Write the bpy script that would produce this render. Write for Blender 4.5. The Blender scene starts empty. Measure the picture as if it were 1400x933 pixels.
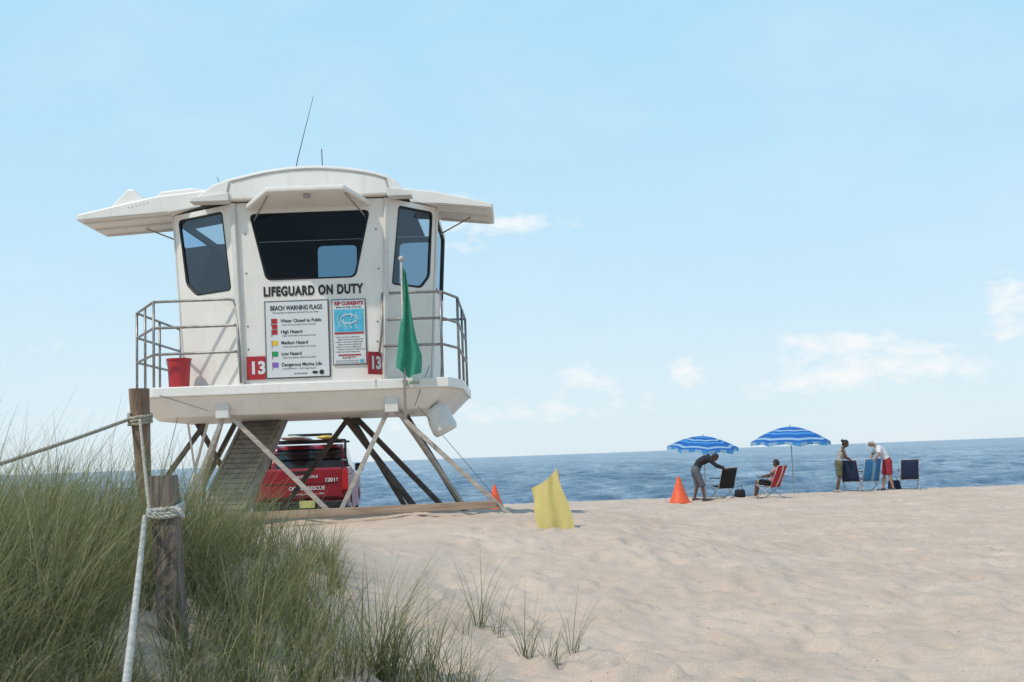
import bpy, bmesh, math, random
import numpy as np
from mathutils import Vector, Matrix
random.seed(7); rng=np.random.default_rng(7)
scene=bpy.context.scene
COL=scene.collection
V=Vector
# ---------------------------------------------------------------- helpers
def link(o,parent=None):
    COL.objects.link(o)
    if parent is not None: o.parent=parent
    return o
def empty(name,loc=(0,0,0),rz=0):
    e=bpy.data.objects.new(name,None); e.location=loc; e.rotation_euler=(0,0,rz); e.empty_display_size=.2
    return link(e)
def mobj(name,verts,faces,mats,parent=None,smooth=False,midx=None):
    me=bpy.data.meshes.new(name); me.from_pydata([tuple(v) for v in verts],[],faces)
    for m in (mats if isinstance(mats,(list,tuple)) else [mats]): me.materials.append(m)
    if midx is not None: me.polygons.foreach_set('material_index',midx)
    if smooth: me.polygons.foreach_set('use_smooth',[True]*len(me.polygons))
    me.update()
    return link(bpy.data.objects.new(name,me),parent)
def bobj(name,bm,mats,parent=None,smooth=False,bevel=0,seg=2,solid=0):
    me=bpy.data.meshes.new(name)
    bmesh.ops.recalc_face_normals(bm,faces=bm.faces[:])
    bm.to_mesh(me); bm.free()
    for m in (mats if isinstance(mats,(list,tuple)) else [mats]): me.materials.append(m)
    if smooth: me.polygons.foreach_set('use_smooth',[True]*len(me.polygons))
    o=link(bpy.data.objects.new(name,me),parent)
    if bevel:
        b=o.modifiers.new('bev','BEVEL'); b.width=bevel; b.segments=seg; b.limit_method='ANGLE'; b.angle_limit=math.radians(35)
    return o
def box(bm,c,s,rot=None,mi=0):
    r=bmesh.ops.create_cube(bm,size=1.0)
    M=Matrix.Translation(c)@((rot or Matrix.Identity(4)))@Matrix.Diagonal((s[0],s[1],s[2],1))
    bmesh.ops.transform(bm,matrix=M,verts=r['verts'])
    fs=set(f for v in r['verts'] for f in v.link_faces)
    for f in fs: f.material_index=mi
    return r['verts']
def bar(bm,a,b,w,h,mi=0,up=V((0,0,1))):
    a=V(a);b=V(b);d=(b-a);L=d.length;d.normalize()
    s=d.cross(up)
    if s.length<1e-3: s=V((1,0,0))
    s.normalize(); u=s.cross(d).normalized()
    R=Matrix((s,d,u)).transposed().to_4x4()
    return box(bm,(a+b)/2,(w,L,h),R,mi)
def loft(bm,pts,rs,side=None,n=12,mi=0,caps=True):
    pts=[V(p) for p in pts]; rings=[]
    N=len(pts)
    for i,p in enumerate(pts):
        t=(pts[min(i+1,N-1)]-pts[max(i-1,0)]).normalized()
        s=V(side) if side is not None else (V((0,0,1)) if abs(t.z)<.9 else V((1,0,0)))
        s=(s-t*s.dot(t))
        if s.length<1e-3: s=V((0,1,0))-t*t.y
        s.normalize(); d=t.cross(s).normalized()
        r=rs[i]; ra,rb=(r if isinstance(r,(tuple,list)) else (r,r))
        rings.append([bm.verts.new(p+s*ra*math.cos(2*math.pi*k/n)+d*rb*math.sin(2*math.pi*k/n)) for k in range(n)])
    for a,b in zip(rings[:-1],rings[1:]):
        for k in range(n):
            f=bm.faces.new((a[k],a[(k+1)%n],b[(k+1)%n],b[k])); f.material_index=mi
    if caps:
        bm.faces.new(rings[0][::-1]).material_index=mi; bm.faces.new(rings[-1]).material_index=mi
def ball(bm,c,r,scale=(1,1,1),rot=None,mi=0,sub=2):
    q=bmesh.ops.create_icosphere(bm,subdivisions=sub,radius=r)
    M=Matrix.Translation(c)@(rot or Matrix.Identity(4))@Matrix.Diagonal((*scale,1))
    bmesh.ops.transform(bm,matrix=M,verts=q['verts'])
    for f in set(f for v in q['verts'] for f in v.link_faces): f.material_index=mi
def prism(bm,poly,ax,a,b,mi=0):
    def P(p,t):
        return {'x':(t,p[0],p[1]),'y':(p[0],t,p[1]),'z':(p[0],p[1],t)}[ax]
    A=[bm.verts.new(P(p,a)) for p in poly];B=[bm.verts.new(P(p,b)) for p in poly]
    n=len(poly)
    fs=[bm.faces.new(A),bm.faces.new(B[::-1])]
    for i in range(n): fs.append(bm.faces.new((A[i],A[(i+1)%n],B[(i+1)%n],B[i])))
    for f in fs: f.material_index=mi
# ---------------------------------------------------------------- materials
def mat(name,col,rough=.5,var=0,vscale=5,col2=None,metal=0,bump=0,bscale=30,stretch=(1,1,1),spec=.5,coords='Object'):
    m=bpy.data.materials.new(name); m.use_nodes=True
    nt=m.node_tree; N=nt.nodes; L=nt.links; p=N['Principled BSDF']
    p.inputs['Roughness'].default_value=rough; p.inputs['Metallic'].default_value=metal
    p.inputs['Specular IOR Level'].default_value=spec
    c2=col2 or tuple(c*(1-var) for c in col)
    tc=N.new('ShaderNodeTexCoord'); mp=N.new('ShaderNodeMapping'); mp.inputs['Scale'].default_value=stretch
    L.new(tc.outputs[coords],mp.inputs[0])
    n=N.new('ShaderNodeTexNoise'); n.inputs['Scale'].default_value=vscale; n.inputs['Detail'].default_value=6; n.inputs['Roughness'].default_value=.6
    L.new(mp.outputs[0],n.inputs['Vector'])
    r=N.new('ShaderNodeValToRGB'); r.color_ramp.elements[0].position=.35; r.color_ramp.elements[1].position=.65
    r.color_ramp.elements[0].color=(*c2,1); r.color_ramp.elements[1].color=(*col,1)
    L.new(n.outputs['Fac'],r.inputs[0]); L.new(r.outputs[0],p.inputs['Base Color'])
    if bump:
        n2=N.new('ShaderNodeTexNoise'); n2.inputs['Scale'].default_value=bscale; n2.inputs['Detail'].default_value=5
        L.new(mp.outputs[0],n2.inputs['Vector'])
        b=N.new('ShaderNodeBump'); b.inputs['Strength'].default_value=bump; b.inputs['Distance'].default_value=.02
        L.new(n2.outputs['Fac'],b.inputs['Height']); L.new(b.outputs[0],p.inputs['Normal'])
    return m
def fiberglass():
    m=mat('fiberglass_white',(.79,.76,.71),.40,col2=(.73,.70,.64),vscale=1.6,bump=.05,bscale=6)
    nt=m.node_tree;N=nt.nodes;L=nt.links;p=N['Principled BSDF'];tc=[n for n in N if n.type=='TEX_COORD'][0]
    src=p.inputs['Base Color'].links[0].from_socket
    mp=N.new('ShaderNodeMapping');mp.inputs['Scale'].default_value=(7,7,.5);L.new(tc.outputs['Object'],mp.inputs[0])
    n=N.new('ShaderNodeTexNoise');n.inputs['Scale'].default_value=1.3;n.inputs['Detail'].default_value=8;n.inputs['Roughness'].default_value=.7;L.new(mp.outputs[0],n.inputs['Vector'])
    r=N.new('ShaderNodeValToRGB');e=r.color_ramp.elements;e[0].position=.28;e[0].color=(.74,.69,.62,1);e[1].position=.46;e[1].color=(1,1,1,1);L.new(n.outputs['Fac'],r.inputs[0])
    x=N.new('ShaderNodeMixRGB');x.blend_type='MULTIPLY';x.inputs[0].default_value=.38;L.new(src,x.inputs[1]);L.new(r.outputs[0],x.inputs[2]);L.new(x.outputs[0],p.inputs['Base Color'])
    return m
M_white=fiberglass()
M_white2=mat('trim_white',(.68,.66,.61),.45,var=.15,vscale=3)
M_dark=mat('interior_shade',(.018,.020,.023),.7,var=.3)  # dimness of the cabin painted in as a near-black lining colour
M_black=mat('black_rubber',(.02,.02,.022),.5,var=.3)
M_text=mat('black_paint',(.012,.012,.012),.5)
M_signw=mat('sign_white',(.66,.68,.68),.35,var=.05,vscale=3)
M_signframe=mat('sign_frame',(.12,.12,.12),.4,var=.2)
M_seam=mat('panel_seam',(.38,.36,.33),.6,var=.3,vscale=4)
M_red=mat('sign_red',(.42,.02,.03),.4,var=.15,vscale=8)
M_yel=mat('sign_yellow',(.80,.50,.03),.4,var=.1)
M_grn=mat('sign_green',(.02,.30,.10),.4,var=.1)
M_pur=mat('sign_purple',(.22,.12,.50),.4,var=.1)
M_cyan=mat('sign_cyan',(.03,.36,.55),.4,var=.2,vscale=8,col2=(.12,.48,.62))
M_greytxt=mat('sign_grey_print',(.22,.22,.24),.5,var=.3,vscale=60)
M_steel=mat('galvanised_steel',(.34,.32,.30),.42,var=.4,vscale=12,metal=.6)
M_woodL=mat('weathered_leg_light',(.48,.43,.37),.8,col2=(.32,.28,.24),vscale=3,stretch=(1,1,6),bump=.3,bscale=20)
M_woodD=mat('shaded_leg',(.12,.095,.08),.85,col2=(.055,.045,.04),vscale=5,bump=.3,bscale=25)  # rear legs: shade under the platform is put into this darker wood colour
M_ramp=mat('grey_decking',(.34,.32,.30),.85,col2=(.22,.20,.18),vscale=6,bump=.3,bscale=25)
M_beam=mat('base_beam_timber',(.42,.31,.22),.85,col2=(.26,.18,.13),vscale=4,stretch=(.4,4,4),bump=.4,bscale=20)
M_chrome=mat('painted_pole',(.5,.47,.44),.4,var=.3,vscale=10)
def wood_post():
    m=bpy.data.materials.new('weathered_post'); m.use_nodes=True; nt=m.node_tree;N=nt.nodes;L=nt.links;p=N['Principled BSDF']
    p.inputs['Roughness'].default_value=.9
    tc=N.new('ShaderNodeTexCoord');mp=N.new('ShaderNodeMapping');mp.inputs['Scale'].default_value=(14,14,.9);L.new(tc.outputs['Object'],mp.inputs[0])
    n=N.new('ShaderNodeTexNoise');n.inputs['Scale'].default_value=3.5;n.inputs['Detail'].default_value=9;n.inputs['Roughness'].default_value=.7;L.new(mp.outputs[0],n.inputs['Vector'])
    r=N.new('ShaderNodeValToRGB');e=r.color_ramp.elements
    e[0].position=.3;e[0].color=(.05,.037,.03,1);e[1].position=.72;e[1].color=(.34,.28,.235,1);x=e.new(.5);x.color=(.17,.13,.105,1)
    L.new(n.outputs['Fac'],r.inputs[0]);L.new(r.outputs[0],p.inputs['Base Color'])
    b=N.new('ShaderNodeBump');b.inputs['Strength'].default_value=.7;b.inputs['Distance'].default_value=.01
    L.new(n.outputs['Fac'],b.inputs['Height']);L.new(b.outputs[0],p.inputs['Normal'])
    return m
M_post=wood_post()
M_post2=mat('brown_stake',(.30,.19,.125),.9,col2=(.14,.09,.06),vscale=4,stretch=(6,6,.8),bump=.5,bscale=12)
M_rope=mat('rope_fibre',(.60,.58,.53),.85,col2=(.38,.36,.31),vscale=30,bump=.4,bscale=90)
M_rope2=mat('rope_fibre_aged',(.48,.43,.35),.85,col2=(.30,.26,.20),vscale=30,bump=.4,bscale=90)
def glassmat(name,ior,tint):
    m=bpy.data.materials.new(name); m.use_nodes=True; nt=m.node_tree;N=nt.nodes;L=nt.links
    N.remove(N['Principled BSDF']);o=N['Material Output']
    t=N.new('ShaderNodeBsdfTransparent');t.inputs[0].default_value=(*tint,1)
    g=N.new('ShaderNodeBsdfGlossy');g.inputs['Roughness'].default_value=.03;g.inputs[0].default_value=(.7,.85,1,1)
    f=N.new('ShaderNodeFresnel');f.inputs[0].default_value=ior
    x=N.new('ShaderNodeMixShader');L.new(f.outputs[0],x.inputs[0]);L.new(t.outputs[0],x.inputs[1]);L.new(g.outputs[0],x.inputs[2]);L.new(x.outputs[0],o.inputs[0])
    return m
M_glass=glassmat('tinted_glass',1.28,(.36,.48,.56)); M_glass2=glassmat('tinted_side_glass',1.85,(.46,.55,.62))
def cloth(name,col,tr=.35,col2=None,vscale=8,bscale=120,bump=.15):
    m=mat(name,col,.85,col2=col2,var=.12,vscale=vscale,bump=bump,bscale=bscale)
    nt=m.node_tree;N=nt.nodes;L=nt.links;p=N['Principled BSDF'];o=N['Material Output']
    t=N.new('ShaderNodeBsdfTranslucent');t.inputs[0].default_value=(*col,1)
    x=N.new('ShaderNodeMixShader');x.inputs[0].default_value=tr
    L.new(p.outputs[0],x.inputs[1]);L.new(t.outputs[0],x.inputs[2]);L.new(x.outputs[0],o.inputs[0]);return m

# ---------------------------------------------------------------- terrain
def sst(a,b,x):
    t=np.clip((x-a)/(b-a),0,1); return t*t*(3-2*t)
def height(x,y):
    x=np.asarray(x,float);y=np.asarray(y,float)
    dune=.97/(1+np.exp((x+1.45-.05*(y-6))/.52))*(1-sst(8.5,14.5,y))
    dune*=1+.06*np.sin(x*2.3+y*1.7)
    mound=.63*np.exp(-((x+2.4)/5.2)**4)*sst(8,15,y)*(1-sst(19.6,22.5,y))
    base=.03*np.sin(x*.55+1)*np.cos(y*.4)+.02*np.sin(x*1.3+y*.9)
    fall=-4.5*sst(37.5,62,y)-.1*sst(36,38.5,y)
    return dune+mound+base*(1-sst(30,36,y))+fall
H=lambda x,y: float(height(x,y))
def spaced(lo,hi,fn):
    out=[lo];
    while out[-1]<hi: out.append(out[-1]+fn(out[-1]))
    return out
ys=spaced(2.0,40,lambda y:.035+.0028*max(0,y-4))
ys=[-900,-300,-100,-40,-15,-6,-3,-1.5,-.5,.3,1,1.5]+ys+[41,42.5,44.5,47,50,54,60,70,120]
xs=spaced(-5,16,lambda x:.045)
l=[-5.];s=.06
while l[-1]>-3500: l.append(l[-1]-s); s*=1.16
r=[xs[-1]];s=.06
while r[-1]<3500: r.append(r[-1]+s); s*=1.16
xs=np.array(sorted(set(l[1:]+xs+r[1:]))); ys=np.array(ys)
X,Y=np.meshgrid(xs,ys)
Z=height(X,Y)
for k in range(46):
    lam=rng.uniform(.5,2.2); a=rng.uniform(0,math.pi*2); ph=rng.uniform(0,6.28)
    wgt=.0013*lam/.6
    wgt=wgt*(1-sst(34,38,Y))
    Z+=wgt*np.sin((X*math.cos(a)+Y*math.sin(a))*2*math.pi/lam+ph)
def dimple(cx,cy,a,L,W,dep):
    R=max(L,W)*2.2
    i0,i1=np.searchsorted(xs,[cx-R,cx+R]); j0,j1=np.searchsorted(ys,[cy-R,cy+R])
    if i1<=i0 or j1<=j0: return
    xx=X[j0:j1,i0:i1]-cx; yy=Y[j0:j1,i0:i1]-cy
    u=(xx*math.cos(a)+yy*math.sin(a))/L; v=(-xx*math.sin(a)+yy*math.cos(a))/W
    q=u*u+v*v
    Z[j0:j1,i0:i1]+= -dep*np.exp(-q**1.5)+dep*.42*np.exp(-((np.sqrt(q)-1.45)/.42)**2)
for k in range(9500):
    cy=4+33*rng.random(); cx=rng.uniform(-.8,.55*cy+2) if rng.random()<.82 else rng.uniform(-.35*cy,.5*cy)
    if H(cx,cy)>.75 and cy<10: continue
    L_=rng.uniform(.08,.22)
    dimple(cx,cy,rng.uniform(0,3.14),L_,L_*rng.uniform(.45,.75),rng.uniform(.008,.028)*(.6+L_*2))
for t in range(30):
    cx=rng.uniform(-3,16); cy=rng.uniform(7,35); a=rng.uniform(-.5,.9)
    for st in range(40):
        cx+=.62*math.cos(a)+rng.normal(0,.03); cy+=.62*math.sin(a)+rng.normal(0,.03); a+=rng.normal(0,.05)
        o=.11*(1 if st%2 else -1)
        if cy<5 or cy>36: break
        dimple(cx-o*math.sin(a),cy+o*math.cos(a),a,.15,.07,.030)
def gridmesh(name,X,Y,Z):
    ny,nx=X.shape
    idx=np.arange(nx*ny).reshape(ny,nx)
    quads=np.stack([idx[:-1,:-1],idx[:-1,1:],idx[1:,1:],idx[1:,:-1]],-1).reshape(-1,4)
    me=bpy.data.meshes.new(name)
    me.vertices.add(nx*ny); me.vertices.foreach_set('co',np.stack([X,Y,Z],-1).ravel())
    me.loops.add(quads.size); me.loops.foreach_set('vertex_index',quads.ravel().astype(np.int32))
    me.polygons.add(len(quads)); me.polygons.foreach_set('loop_start',np.arange(0,quads.size,4,dtype=np.int32))
    me.polygons.foreach_set('loop_total',np.full(len(quads),4,dtype=np.int32))
    me.polygons.foreach_set('use_smooth',np.ones(len(quads),dtype=bool))
    me.update(calc_edges=True); me.validate()
    return link(bpy.data.objects.new(name,me))
sand=gridmesh('sand_beach',X,Y,Z); me=sand.data
m=bpy.data.materials.new('sand');m.use_nodes=True;nt=m.node_tree;N=nt.nodes;L=nt.links;p=N['Principled BSDF']
p.inputs['Roughness'].default_value=.95;p.inputs['Specular IOR Level'].default_value=.1
tc=N.new('ShaderNodeTexCoord')
def noise(scale,det=4,rough=.6):
    n=N.new('ShaderNodeTexNoise');n.inputs['Scale'].default_value=scale;n.inputs['Detail'].default_value=det;n.inputs['Roughness'].default_value=rough
    L.new(tc.outputs['Object'],n.inputs['Vector']);return n
n1=noise(.9,6);n2=noise(90,4,.8);n3=noise(6,6,.6);n4=noise(24,2,.5)
r=N.new('ShaderNodeValToRGB');e=r.color_ramp.elements;e[0].position=.3;e[0].color=(.57,.445,.35,1);e[1].position=.7;e[1].color=(.69,.56,.45,1)
L.new(n1.outputs['Fac'],r.inputs[0])
r2=N.new('ShaderNodeValToRGB');e=r2.color_ramp.elements;e[0].position=.33;e[0].color=(.66,.63,.60,1);e[1].position=.6;e[1].color=(1,1,1,1)
L.new(n2.outputs['Fac'],r2.inputs[0])
mx=N.new('ShaderNodeMixRGB');mx.blend_type='MULTIPLY';mx.inputs[0].default_value=.85;L.new(r.outputs[0],mx.inputs[1]);L.new(r2.outputs[0],mx.inputs[2])
r3=N.new('ShaderNodeValToRGB');e=r3.color_ramp.elements;e[0].position=.25;e[0].color=(.2,.16,.13,1);e[1].position=.28;e[1].color=(1,1,1,1)
L.new(n4.outputs['Fac'],r3.inputs[0])
mx2=N.new('ShaderNodeMixRGB');mx2.blend_type='MULTIPLY';mx2.inputs[0].default_value=.75;L.new(mx.outputs[0],mx2.inputs[1]);L.new(r3.outputs[0],mx2.inputs[2])
L.new(mx2.outputs[0],p.inputs['Base Color'])
b1=N.new('ShaderNodeBump');b1.inputs['Strength'].default_value=.4;b1.inputs['Distance'].default_value=.05;L.new(n3.outputs['Fac'],b1.inputs['Height'])
b2=N.new('ShaderNodeBump');b2.inputs['Strength'].default_value=.6;b2.inputs['Distance'].default_value=.007;L.new(n2.outputs['Fac'],b2.inputs['Height']);L.new(b1.outputs[0],b2.inputs['Normal'])
L.new(b2.outputs[0],p.inputs['Normal'])
me.materials.append(m)

# ---------------------------------------------------------------- sea
SEA=-1.35
th=np.radians(np.arange(-42,42.01,.09)); rr=np.exp(np.linspace(math.log(43),math.log(2600),640))
TH,RR=np.meshgrid(th,rr); SX=RR*np.sin(TH); SY=RR*np.cos(TH); SZ=np.full_like(SX,SEA)
cell=RR*(math.log(2600/43)/640)
for k in range(70):
    lam=float(np.exp(rng.uniform(math.log(.9),math.log(9)))); a=-math.pi/2+rng.normal(.15,.7); ph=rng.uniform(0,6.28)
    amp=.0088*lam**.70
    fade=np.clip((lam/cell-2)/2.5,0,1)
    s_=np.sin((SX*math.cos(a)+SY*math.sin(a))*2*math.pi/lam+ph+1.2*np.sin(SX*.13/lam+k))
    SZ+=amp*fade*(s_+.25*s_*s_)
SZ-= .25*sst(1800,2600,RR)
sea=gridmesh('sea',SX,SY,SZ)
m=bpy.data.materials.new('sea_water');m.use_nodes=True;nt=m.node_tree;N=nt.nodes;L=nt.links;p=N['Principled BSDF']
tc=N.new('ShaderNodeTexCoord')
def mnoise(sx,sy,scale,det=3,rough=.55):
    mp=N.new('ShaderNodeMapping');mp.inputs['Scale'].default_value=(sx,sy,1);L.new(tc.outputs['Object'],mp.inputs[0])
    n=N.new('ShaderNodeTexNoise');n.inputs['Scale'].default_value=scale;n.inputs['Detail'].default_value=det;n.inputs['Roughness'].default_value=rough
    L.new(mp.outputs[0],n.inputs['Vector']);return n.outputs[0]
def mm(op,a,b,c=None):
    n=N.new('ShaderNodeMath');n.operation=op
    for i,v in enumerate((a,b,c)):
        if v is None: continue
        if isinstance(v,(int,float)): n.inputs[i].default_value=v
        else: L.new(v,n.inputs[i])
    return n.outputs[0]
fine=mnoise(.5,1,1.6,5,.65); midn=mnoise(.7,.30,.6,5,.8); big=mnoise(.6,.09,.14,6,.8); huge=mnoise(.5,.03,.03,6,.8)
summ=mm('ADD',mm('MULTIPLY',midn,.38),mm('ADD',mm('MULTIPLY',big,.36),mm('MULTIPLY',huge,.26)))
r=N.new('ShaderNodeValToRGB');e=r.color_ramp.elements
e[0].position=.42;e[0].color=(.045,.095,.155,1);e[1].position=.60;e[1].color=(.38,.45,.52,1);x=e.new(.51);x.color=(.13,.205,.285,1)
L.new(summ,r.inputs[0]);L.new(r.outputs[0],p.inputs['Base Color'])
p.inputs['Roughness'].default_value=.25;p.inputs['Specular IOR Level'].default_value=.25
bp=N.new('ShaderNodeBump');bp.inputs['Strength'].default_value=1;bp.inputs['Distance'].default_value=.22;L.new(mm('ADD',fine,mm('MULTIPLY',midn,2.0)),bp.inputs['Height']);L.new(bp.outputs[0],p.inputs['Normal'])
sea.data.materials.append(m)
mobj('sea_far',[(-60000,44,SEA-.35),(60000,44,SEA-.35),(60000,70000,SEA-.35),(-60000,70000,SEA-.35)],[(0,1,2,3)],[m],sea)

# ---------------------------------------------------------------- lifeguard tower
T=empty('lifeguard_tower')
ZP=2.72
plat=[(-5.42,17.0),(-.97,17.0),(-.78,17.75),(-.78,20.7),(-6.1,20.7),(-6.1,18.2)]
cx=sum(p[0] for p in plat)/6; cy=sum(p[1] for p in plat)/6
bm=bmesh.new(); prism(bm,plat,'z',2.57,ZP); bobj('platform_rim',bm,M_white,T,bevel=.015)
bm=bmesh.new()
ins=[(p[0]+(.33 if p[0]<cx else -.33),p[1]+(.28 if p[1]<cy else -.28)) for p in plat]
mid=[(p[0]+(.04 if p[0]<cx else -.04),p[1]+(.04 if p[1]<cy else -.04)) for p in plat]
A=[bm.verts.new((*p,2.568)) for p in mid];B=[bm.verts.new((*p,2.27)) for p in ins]
for i in range(6): bm.faces.new((A[i],A[(i+1)%6],B[(i+1)%6],B[i]))
bm.faces.new(B); bobj('platform_hull',bm,M_white,T,bevel=.02)
bm=bmesh.new()
for x in (-4.4,-1.85): box(bm,(x,17.20,2.36),(.2,.16,.26)); 
bobj('leg_brackets',bm,M_white2,T,bevel=.01)
def rrect_poly(pts,rad,n=5):
    out=[];N_=len(pts)
    for i in range(N_):
        p=V(pts[i]).to_2d();a=V(pts[i-1]).to_2d();b=V(pts[(i+1)%N_]).to_2d()
        da=(a-p).normalized();db=(b-p).normalized()
        p0=p+da*rad;p1=p+db*rad
        for k in range(n+1):
            t=k/n; q=p0*(1-t)**2+p*2*t*(1-t)+p1*t*t; out.append((q.x,q.y))
    return out
def wall(name,ba,bb,ta,tb,holes,thick=.05,frame=.035,paneoff=.02,rad=.1,glass=None):
    ba,bb,ta,tb=map(V,(ba,bb,ta,tb)); W=(bb-ba).length; Hh=(ta-ba).length
    nrm=(bb-ba).cross(ta-ba).normalized()
    def mp(f,off=0): 
        u,v=f[0]/W,f[1]/Hh
        return (ba*(1-u)+bb*u)*(1-v)+(ta*(1-u)+tb*u)*v+nrm*off
    bm=bmesh.new()
    loops=[[(0,0),(W,0),(W,Hh),(0,Hh)]]
    hp=[]
    for h in holes:
        poly=rrect_poly([(a*W,b*Hh) for a,b in h],rad); loops.append(poly); hp.append(poly)
    ed=[]
    for lp in loops:
        vs=[bm.verts.new((q[0],q[1],0)) for q in lp]
        ed+=[bm.edges.new((vs[i],vs[(i+1)%len(vs)])) for i in range(len(vs))]
    bmesh.ops.triangle_fill(bm,use_beauty=True,use_dissolve=False,edges=ed)
    for f in bm.faces:
        f.normal_update()
        if f.normal.z<0: f.normal_flip()
    for v in bm.verts: v.co=mp(v.co)
    me=bpy.data.meshes.new(name); bm.to_mesh(me); bm.free()
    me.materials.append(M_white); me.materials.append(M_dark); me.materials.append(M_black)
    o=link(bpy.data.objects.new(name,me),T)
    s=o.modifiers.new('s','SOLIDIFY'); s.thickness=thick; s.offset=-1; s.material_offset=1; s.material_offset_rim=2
    for i,poly in enumerate(hp):
        c=V((sum(q[0] for q in poly)/len(poly),sum(q[1] for q in poly)/len(poly)))
        n=len(poly); bm=bmesh.new(); R=[[],[],[]]
        for q in poly:
            d=(V(q)-c).normalized(); o_=V(q)+d*frame*.5; i_=V(q)-d*frame*.6
            R[0].append(bm.verts.new(mp(o_,.002)));R[1].append(bm.verts.new(mp(V(q),.016)));R[2].append(bm.verts.new(mp(i_,-.012)))
        for a,b in ((0,1),(1,2)):
            for k in range(n): bm.faces.new((R[a][k],R[a][(k+1)%n],R[b][(k+1)%n],R[b][k]))
        bobj(name+'_window_gasket',bm,M_black,T)
        mobj(name+'_window_glass',[mp(q,-paneoff) for q in poly],[list(range(n))],glass or M_glass,T)
    return mp
ZT=5.47
fy=lambda z:17.12-(z-2.72)*.06
wall('front_wall',(-4.05,fy(ZP),ZP),(-1.96,fy(ZP),ZP),(-4.12,fy(ZT),ZT),(-1.85,fy(ZT),ZT),
     [[(.19,.571),(.80,.571),(.895,.935),(.095,.935)]],rad=.09)
wall('left_corner_wall',(-5.12,17.78,ZP),(-4.1,17.14,ZP),(-5.26,17.66,ZT),(-4.17,16.97,ZT),
     [[(.30,.53),(.90,.53),(.82,.965),(.08,.965),(.14,.60)]],rad=.07,glass=M_glass2)
wall('right_corner_wall',(-1.91,17.14,ZP),(-1.30,17.85,ZP),(-1.80,16.97,ZT),(-1.13,17.75,ZT),
     [[(.10,.53),(.72,.53),(.90,.60),(.92,.965),(.22,.965)]],rad=.06,glass=M_glass2)
wall('left_wall',(-5.12,20.1,ZP),(-5.12,17.80,ZP),(-5.26,20.1,ZT),(-5.26,17.70,ZT),[[(.1,.56),(.92,.56),(.92,.96),(.1,.96)]])
wall('right_wall',(-1.30,17.87,ZP),(-1.30,20.1,ZP),(-1.13,17.79,ZT),(-1.13,20.1,ZT),[[(.1,.56),(.9,.56),(.9,.96),(.1,.96)]])
wall('rear_wall',(-1.28,20.12,ZP),(-5.12,20.12,ZP),(-1.14,20.12,ZT),(-5.24,20.12,ZT),
     [[(.03,.66),(.20,.66),(.20,.97),(.03,.97)],[(.38,.72),(.56,.72),(.56,.97),(.38,.97)]])
bm=bmesh.new()
bar(bm,(-4.085,17.10,ZP),(-4.15,16.93,ZT),.085,.07); bar(bm,(-1.93,17.10,ZP),(-1.82,16.93,ZT),.075,.07)
bar(bm,(-5.13,17.80,ZP),(-5.27,17.69,ZT),.05,.05); bar(bm,(-1.29,17.88,ZP),(-1.12,17.78,ZT),.05,.05)
bobj('corner_posts',bm,M_white2,T,bevel=.012)
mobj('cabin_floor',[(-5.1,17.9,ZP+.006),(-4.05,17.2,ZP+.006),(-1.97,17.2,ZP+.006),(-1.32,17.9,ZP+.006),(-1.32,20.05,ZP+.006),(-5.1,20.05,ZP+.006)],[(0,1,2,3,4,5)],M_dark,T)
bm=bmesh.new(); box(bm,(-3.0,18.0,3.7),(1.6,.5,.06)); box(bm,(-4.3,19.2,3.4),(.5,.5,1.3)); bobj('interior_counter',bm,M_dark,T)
arch=[(-4.70,5.49),(-4.62,5.60),(-4.42,5.74),(-4.15,5.83)]
for k in range(1,14):
    x=-4.15+(2.35)*k/14; t=(x+2.97)/1.18; arch.append((x,5.99-.17*t*t-.02*(x+4.15)/2.35))
arch+=[(-1.80,5.79),(-1.66,5.70),(-1.55,5.56),(-1.48,5.49)]
bm=bmesh.new(); prism(bm,arch,'y',16.80,20.35); bobj('roof',bm,[M_white],T,bevel=.03,seg=3)
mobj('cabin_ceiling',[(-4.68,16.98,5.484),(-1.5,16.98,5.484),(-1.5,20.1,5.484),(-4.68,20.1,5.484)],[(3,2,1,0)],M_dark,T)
bm=bmesh.new()
for i in range(3,len(arch)-4):
    a,b=arch[i],arch[i+1]; bar(bm,(a[0],16.792,a[1]-.06),(b[0],16.792,b[1]-.06),.012,.022)
bar(bm,(-4.17,16.79,5.77),(-4.22,16.79,5.52),.016,.016);bar(bm,(-1.82,16.79,5.74),(-1.76,16.79,5.52),.016,.016)
bobj('roof_seams',bm,M_seam,T)
bm=bmesh.new()
prism(bm,[(-4.76,5.47),(-4.72,5.54),(-4.17,5.60),(-4.17,5.47)],'y',16.74,17.0)
prism(bm,[(-1.42,5.45),(-1.46,5.53),(-1.79,5.58),(-1.79,5.45)],'y',16.74,17.0)
bobj('roof_returns',bm,M_white2,T,bevel=.01)
bm=bmesh.new()
prism(bm,[(-6.72,5.40),(-6.70,5.50),(-5.5,5.74),(-4.45,5.83),(-4.45,5.60),(-5.25,5.475)],'y',17.42,18.75)
bobj('left_eave_shutter',bm,M_white,T,bevel=.02)
bm=bmesh.new()
prism(bm,[(-1.7,5.52),(-1.7,5.76),(-1.15,5.68),(-.21,5.45),(-.23,5.37),(-1.12,5.475)],'y',17.50,18.75)
bobj('right_eave_shutter',bm,M_white,T,bevel=.02)
bm=bmesh.new()
prism(bm,[(-6.32,5.54),(-5.96,5.90),(-5.86,5.90),(-5.66,5.70),(-5.70,5.64)],'y',17.55,17.75)
prism(bm,[(-5.62,5.68),(-5.45,5.86),(-4.95,5.90),(-4.6,5.84),(-4.6,5.76)],'y',17.6,18.0)
bobj('roof_vents',bm,M_white,T,bevel=.02)
bm=bmesh.new()
for k in range(6): ball(bm,(-5.9+.06*k,17.415,5.58+.012*k),.008,sub=1)
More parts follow.
